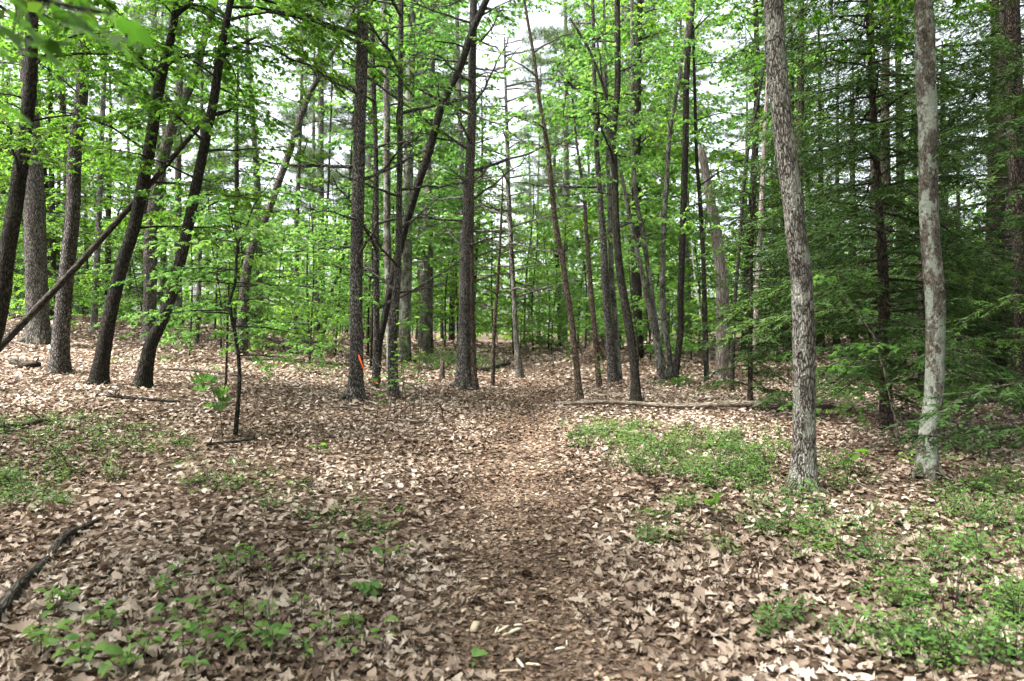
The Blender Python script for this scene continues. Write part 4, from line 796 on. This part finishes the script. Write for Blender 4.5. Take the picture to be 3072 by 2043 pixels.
log('fallen_log', [(1668, 1217, 11), (1740, 1222, 14), (1870, 1224, 15), (2048, 1231, 17), (2200, 1231, 18), (2360, 1234, 20), (2500, 1229, 18), (2590, 1238, 16)], 'log_tan', 'long thin fallen log lying across beyond the green ground cover', stubs=3, lift=[0.03, 0.035, 0.06, 0.05, 0.07, 0.055, 0.06, 0.03], rough=0.09)
log('fallen_log', [(2880, 1218, 18), (2960, 1214, 26), (3072, 1208, 32), (3200, 1202, 34)], 'dead_wood', 'thick dark fallen log near the thick dark hemlock', stubs=1)
log('rotting_log', [(-40, 1900, 38), (0, 1856, 34), (67, 1767, 30), (134, 1700, 27), (192, 1633, 24), (240, 1600, 20), (295, 1575, 12)], 'dark_wood', 'rotting dark log lying in shade near the trail', sides=16, sink=0.75, stubs=0, rough=0.10)
log('fallen_pole', [(732, 1079, 9), (860, 1086, 10), (1022, 1097, 9), (1045, 1098, 6)], 'dead_wood', 'brown fallen pole reaching towards the pine with orange tape', stubs=2)
log('fallen_pole', [(464, 1110, 7), (560, 1118, 9), (650, 1126, 10), (740, 1133, 8)], 'dead_wood', 'fallen pole running from leaning maple to curved sapling', stubs=2)
log('fallen_pole', [(491, 1020, 5), (650, 1024, 6), (800, 1030, 6), (942, 1034, 6)], 'dead_wood', 'thin fallen pole ending at the twin-stemmed sapling', stubs=1)
log('fallen_branch', [(325, 1195, 14), (345, 1199, 10), (430, 1204, 9), (540, 1216, 7)], 'dark_wood', 'dark fallen branch with a knobby end before the leaning maples', 'branch', stubs=4)
log('fallen_branch', [(20, 1028, 8), (60, 1036, 8), (110, 1052, 7)], 'dead_wood', 'short pale fallen branch beside the massive oak', 'branch')
log('fallen_branch', [(-10, 1290, 12), (60, 1286, 12), (143, 1272, 9)], 'dark_wood', 'mossy fallen branch in the shaded ground cover', 'branch', stubs=1)
log('fallen_branch', [(350, 1030, 5), (400, 1036, 6), (440, 1040, 5)], 'dead_wood', 'short fallen branch at the foot of bent oak', 'branch', stubs=1)
log('fallen_branch', [(40, 1098, 22), (80, 1106, 24), (120, 1104, 14)], 'dark_wood', 'dark stubby chunk of wood near the foot of the stout trunk', 'branch', stubs=3)
log('fallen_branch', [(980, 1228, 6), (1050, 1232, 7), (1110, 1236, 5)], 'dead_wood', 'pale stick on the ground at foot of pine with tape', 'branch')
log('fallen_branch', [(1440, 1118, 12), (1480, 1108, 12), (1530, 1096, 9)], 'dark_wood', 'mossy fallen branch behind the thin stem by the path', 'branch', stubs=2)
log('fallen_log', [(1570, 1030, 18), (1620, 1032, 22), (1680, 1040, 16)], 'dark_wood', 'short dark log on the rise where the path fades out')
log('fallen_branch', [(1160, 1265, 5), (1230, 1272, 6), (1300, 1278, 4)], 'dead_wood', 'stick lying under the tangle of thin shoots', 'branch')
log('fallen_branch', [(2090, 1530, 7), (2200, 1560, 6), (2310, 1590, 5), (2400, 1612, 3)], 'dark_wood', 'thin dark dead twig arching over the litter near ground cover', 'branch', stubs=5)
log('fallen_branch', [(620, 1345, 10), (690, 1335, 9), (770, 1328, 6)], 'dark_wood', 'short dark branch at the foot of the curved sapling', 'branch', stubs=1)
# slanting dead trunk hung up in the maples
A = GP(-90, 1130); B = P(612, 362, 10.9); root = thing('leaning_trunk', A, 'long dead trunk slanting up and caught on the leaning maples', 'dead tree')
tt = np.linspace(-0.03, 1.0, 14)[:, None]; q = (B-A)*tt+np.c_[np.zeros(14), np.zeros(14), -0.10*np.sin(pi*tt[:, 0])]; m_ = MB(); tube(m_, q, np.linspace(0.062, 0.032, 14), 12, True, rough=0.05, seed=8); m_.build('trunk', 'dark_wood', root, smooth=True)
for k, (t_, a, L_) in enumerate([(0.62, 1.9, 0.5), (0.74, 2.3, 0.5), (0.8, 1.2, 0.7), (0.55, 2.6, 0.3), (0.9, 2.0, 0.4)]):
    c = (B-A)*t_; s_ = MB(); bough(s_, MB(), g, c, a, R(45), L_, 0.012, 'dead', 0.8, -0.1); s_.build('branch', 'dark_wood', root, smooth=True)
# stump
p = GP(1326, 1140); m_ = MB(); hh = 0.42; z_ = np.linspace(-0.08, hh, 9); tube(m_, np.c_[0.03*z_, 0*z_, z_], 0.045*(1+0.5*np.exp(-z_/0.08)*0.6), 14, True, rough=0.10, seed=3, flare=0.3)
r_ = thing('stump', p, 'small broken tree stump standing in the litter near the twin pine', 'stump'); m_.build('trunk', 'dead_wood', r_, smooth=True)
for k in range(4):
    s_ = MB(); a = k*1.6+0.4; b = np.array([0.03*cos(a), 0.03*sin(a), hh-0.02]); tube(s_, np.array([b, b+[0.004, 0, 0.05], b+[0.008, 0, 0.09+0.03*k]]), [0.016, 0.01, 0.002], 5, True); s_.build('splinter', 'dead_wood', r_)
# arching dead branch and the orange tape
dt = 9.6
bp = np.array([P(1045, 1050, dt), P(1112, 1078, dt), P(1179, 1130, dt-0.1), P(1232, 1156, dt-0.2), P(1290, 1190, dt-0.3), P(1322, 1218, dt-0.4)]); e = GP(1330, 1262); bp = np.vstack([bp, [e]])
S = spline(np.c_[bp-e, [0.006, 0.009, 0.011, 0.011, 0.010, 0.009, 0.008]], 40)
r_ = thing('arching_branch', e, 'bare dead branch arching down from the pine to the litter', 'branch'); m_ = MB(); tube(m_, S[:, :3], S[:, 3], 7, True, rough=0.04); m_.build('stem', 'twig', r_, smooth=True)
for (x0, y0, x1, y1) in [(1322, 1218, 1350, 1195), (1322, 1218, 1270, 1266), (1232, 1156, 1330, 1150), (1179, 1130, 1210, 1105)]:
    a_, b_ = P(x0, y0, dt-0.4)-e, P(x1, y1, dt-0.5)-e; m_ = MB(); tube(m_, np.array([a_, (a_+b_)/2+[0, 0, .02], b_]), [0.007, 0.005, 0.002], 5, True); m_.build('twig', 'twig', r_, smooth=True)
rp = np.array([P(1076, 1064, dt), P(1083, 1085, dt-.02), P(1092, 1110, dt-.03), P(1103, 1130, dt-.03), P(1118, 1140, dt-.02), P(1134, 1152, dt-.05)]); c = rp[0].copy(); S = spline(rp-c, 30)
wv = 0.010*np.array([np.cos(np.linspace(0, 5, 30)*0.5), 0.6*np.sin(np.linspace(0, 7, 30)), 0.35*np.sin(np.linspace(1, 5, 30))]).T
m_ = MB(); V = np.concatenate([S-wv, S+wv, S-wv+[0, .0012, 0], S+wv+[0, .0012, 0]]); F = []
for i in range(29):
    for (a_, b_) in ((0, 30), (90, 60), (60, 0), (30, 90)): F += [(a_+i, b_+i, b_+i+1), (a_+i, b_+i+1, a_+i+1)]
m_.add(V, F, 0.5); tag(m_.build('flagging_tape', 'tape', None, c), 'strip of bright orange flagging tape hanging from the arching branch', 'tape')
# uprooted root plate on the bank beside the path
c = GP(1790, 1085); r_ = thing('root_plate', c, 'brown tangle of upturned roots and dead twigs on the bank by the path', 'root plate')
m_ = MB(); n_ = 900; a = g.uniform(0, pi, n_); 
th, ph = np.meshgrid(np.linspace(0, 2*pi, 19)[:-1], np.linspace(0.05, pi/2, 8)); rr = 0.42*(1+0.16*np.sin(3*th+2*ph)+0.12*np.sin(5*th-3*ph)+g.normal(0, 0.05, th.shape))
V = np.stack([rr*np.cos(th)*np.sin(ph), 0.5*rr*np.sin(th)*np.sin(ph), 1.25*rr*np.cos(ph)-0.05], -1).reshape(-1, 3); F = []
for i in range(7):
    for j in range(18): a_, b_ = i*18+j, i*18+(j+1) % 18; F += [(a_, a_+18, b_+18), (a_, b_+18, b_)]
m_.add(V, F); m_.build('soil', 'path', r_, smooth=True)
for k in range(150):
    i = int(g.integers(0, len(V))); b = V[i]; L_ = g.uniform(0.15, 0.55); dv = unit(b+g.normal(0, 0.35, 3))*L_; s_ = MB()
    tube(s_, np.array([b, b+dv*0.5+g.normal(0, 0.05, 3), b+dv+np.array([0, 0, -0.15*L_])+g.normal(0, 0.07, 3)]), [g.uniform(0.006, 0.016), 0.006, 0.002], 4, False)
    s_.build('root', ['bark_red', 'dead_wood', 'dark_wood'][k % 3], r_, smooth=True)
# brush heap under the pines
c = GP(905, 1000) if G(905, 1000) < 40 else P(905, 1000, 20); c = np.array([(890-CX)/FPX*19, 19, 0]); c[2] = H(c[0], c[1]); r_ = thing('brush_heap', c, 'heap of bare dead branches leaning together beneath the dark pines', 'brush')
for k in range(26):
    a = g.uniform(0, 6.28); L_ = g.uniform(1.0, 2.4); b = np.array([g.normal(0, 0.9), g.normal(0, 0.4), 0.0]); s_ = MB(); bough(s_, MB(), g, b, a, R(g.uniform(20, 60)), L_, 0.016, 'dead', 0.7, 0.1); s_.build('branch', 'dead_wood', r_, smooth=True)

# ------------------------------------------------------------------ cones, chips, sticks on the path
def cone_mesh(L_, rm):
    m_ = MB(); n_ = 90; i = np.arange(n_); t = i/n_; a = i*2.39996; r = rm*np.sin(pi*np.clip(0.1+0.86*t, 0, 1))**0.7
    bx = np.c_[t*L_-L_/2+0.02*L_*0, 0.55*r*np.cos(a), 0.55*r*np.sin(a)]; bx[:, 1] += 0.012*np.sin(pi*t)
    d = np.c_[-0.55*np.ones(n_)*-1, np.cos(a), np.sin(a)]; tp = (np.array([[0, 0.16, 0], [0, -0.16, 0], [0.8, -0.34, .02], [0.8, 0.34, .02], [1.0, 0, 0.1]]), np.array([[0, 1, 2], [0, 2, 3], [3, 2, 4]]))
    leaves(m_, tp, bx, d, np.c_[np.ones(n_), -np.cos(a), -np.sin(a)], 0.017, np.clip(0.35+0.3*np.sin(i*1.7), 0, 1))
    x_ = np.linspace(0, 1, 9); tube(m_, np.c_[x_*L_-L_/2, 0.012*np.sin(pi*x_), 0*x_], 0.6*rm*np.sin(pi*np.clip(0.08+0.86*x_, 0, 1))**0.7, 7, True)
    me = m_.mesh('pine_cone'); me.materials.append(MT['cone']); return me
CM = [cone_mesh(0.13, 0.02), cone_mesh(0.11, 0.024), cone_mesh(0.095, 0.017)]
for i, (px, py, a) in enumerate([(1250, 1790, 100), (1490, 1835, 20), (1495, 1815, 150), (1425, 1820, -30), (1610, 1735, 60), (1580, 1735, -50), (1630, 1810, -40), (1790, 1820, -25), (1870, 1800, -20), (1905, 1805, -15), (1835, 1935, 80), (1122, 1955, 5), (1290, 1975, 10), (1110, 1735, 5), (1500, 1765, 10), (2285, 2010, 85), (1350, 1690, 20), (1345, 1560, 0), (1600, 1575, 10), (1420, 1560, 40), (1700, 1685, 5), (1950, 1740, 20), (1960, 1830, -30)]):
    p = GP(px, py); o = bpy.data.objects.new('pine_cone', CM[i % 3]); COL.objects.link(o); o.location = (p[0], p[1], p[2]+0.024); o.rotation_euler = (float(g.uniform(0, 6)), float(g.normal(0, 0.08)), R(a)); o.scale = (0.9,)*3
    tag(o, 'long scaly brown pine cone lying on the footpath litter', 'pine cone', 'pine cones along the path')
def chip(px, py, L_, w_, a, label, cat='wood chip', group=None, mat='chip', tint=0.6, hgt=0.008):
    p = GP(px, py); m_ = MB(); st = np.linspace(-.5, .5, 6); V = []; jag = g.normal(0, 0.12*w_, (6, 2))
    for i, s in enumerate(st):
        k = 1.0 if 0 < i < 5 else 0.55
        for (yy, zz) in ((-.5, 0), (.5, 0), (.35, 1), (-.35, 1)): V.append((s*L_+jag[i, 0]*0.5*(i in (0, 5)), yy*w_*k+jag[i, 0]*0.6, zz*hgt*k+0.1*jag[i, 1]))
    F = [(0, 2, 1), (0, 3, 2), (20, 21, 22), (20, 22, 23)]
    for i in range(5):
        for j in range(4): a_, b_ = 4*i+j, 4*i+(j+1) % 4; F += [(a_, b_, b_+4), (a_, b_+4, a_+4)]
    m_.add(V, F, tint); o = m_.build(cat.replace(' ', '_'), mat, None, (p[0], p[1], p[2]+0.022)); o.rotation_euler = (0, float(g.normal(0, 0.08)), R(a)); return tag(o, label, cat, group)
chip(1425, 1895, 0.10, 0.042, 80, 'weathered grey slab of rotten wood lying on the path', tint=0.15, hgt=0.02)
gl = 'splintered cream wood chip on the footpath'
for (px, py, L_, w_, a) in [(1500, 1815, 0.06, 0.008, -10), (1530, 1822, 0.07, 0.009, 5), (1510, 1900, 0.09, 0.014, 50), (1525, 1915, 0.08, 0.012, 40), (1545, 1905, 0.07, 0.02, 35), (1490, 1905, 0.06, 0.01, 75), (1555, 1890, 0.05, 0.012, 20), (1600, 2010, 0.07, 0.012, -12), (1595, 1878, 0.09, 0.009, 22), (1680, 1962, 0.05, 0.01, 0), (1700, 1945, 0.05, 0.007, 85), (1630, 1780, 0.05, 0.012, 10), (1560, 2005, 0.09, 0.014, 110), (1530, 2030, 0.1, 0.01, 12), (1612, 1492, 0.06, 0.03, 100), (1690, 1690, 0.07, 0.009, -35), (1660, 1930, 0.03, 0.01, 40), (1455, 1750, 0.06, 0.01, -20)]:
    chip(px, py, L_, w_, a, gl, group='wood chips on the path', tint=float(g.uniform(0.3, 0.9)))
for (px, py, L_, a) in [(1660, 1675, 0.2, 5), (1290, 1545, 0.22, -30), (1500, 1605, 0.18, -20), (1750, 1860, 0.2, 95), (1230, 1960, 0.25, -35), (2240, 1830, 0.3, -40), (1560, 1640, 0.14, 15), (1330, 1620, 0.16, 10), (620, 1735, 0.3, 8), (460, 1750, 0.2, 60)]:
    p = GP(px, py); m_ = MB(); tx = np.linspace(-.5, .5, 6); tube(m_, np.c_[tx*L_, 0.02*np.sin(5*tx), 0.006*np.cos(4*tx)], np.linspace(.006, .003, 6), 6, True, rough=0.05)
    o = m_.build('stick', 'dark_wood', None, (p[0], p[1], p[2]+0.026), True); o.rotation_euler = (0, 0, R(a)); tag(o, 'short dark broken stick lying flat on the litter', 'stick', 'short sticks on the litter')

# leafy branch hanging in close over the trail, from the tree beside the viewer: leaves big enough to pick apart
mt_ = [o for o in COL.objects if o.get('label', '').startswith('maple beside the trail')][0]; rb = np.array(mt_.location)
g2 = np.random.default_rng(3); da = 1.55
br = np.array([P(-1130, -400, 3.2), P(-620, -330, 2.3), P(-260, -160, 1.75), P(0, -40, 1.6), P(170, 10, 1.55), P(330, 40, 1.5)])-rb
S = spline(br, 30); m_ = MB(); tube(m_, S, np.linspace(0.018, 0.003, 30), 7, True); bo = m_.build('branch', 'bark_maple', mt_, smooth=True)
for (px, py) in [(20, 30), (60, 70), (110, 40), (95, 105), (40, 100), (150, 20), (210, 30), (190, 70), (250, 60), (290, 30), (310, 95), (265, 110), (330, 120), (150, 130), (120, 145), (60, 150), (-20, 60), (-40, 120), (230, -10), (180, -30), (90, -20), (10, -30), (350, 60), (-10, 310), (20, 320)]:
    d_ = da+g2.normal(0, 0.08); c = P(px, py, d_)-rb; q = S[np.argmin(np.linalg.norm(S-c, axis=1))]
    s_ = MB(); tube(s_, np.array([q, (q+c)/2+[0, 0, .01], c]), [0.0016, 0.0013, 0.001], 4, False); s_.build('leaf_stalk', 'twig', bo)
    o = link('leaf', LM['shade'][int(g2.integers(0, 3))], None, bo, tuple(c)); a = g2.uniform(-0.8, 0.9); orient(o, np.array([cos(a), sin(a)*0.8, -0.45+g2.normal(0, 0.2)]), np.array([g2.normal(0, 0.3), g2.normal(0, 0.3), 1.0])); o.scale = (0.085,)*3

if __name__ == '__main__': print('TRIS', sum(len(m.polygons) for m in bpy.data.meshes))
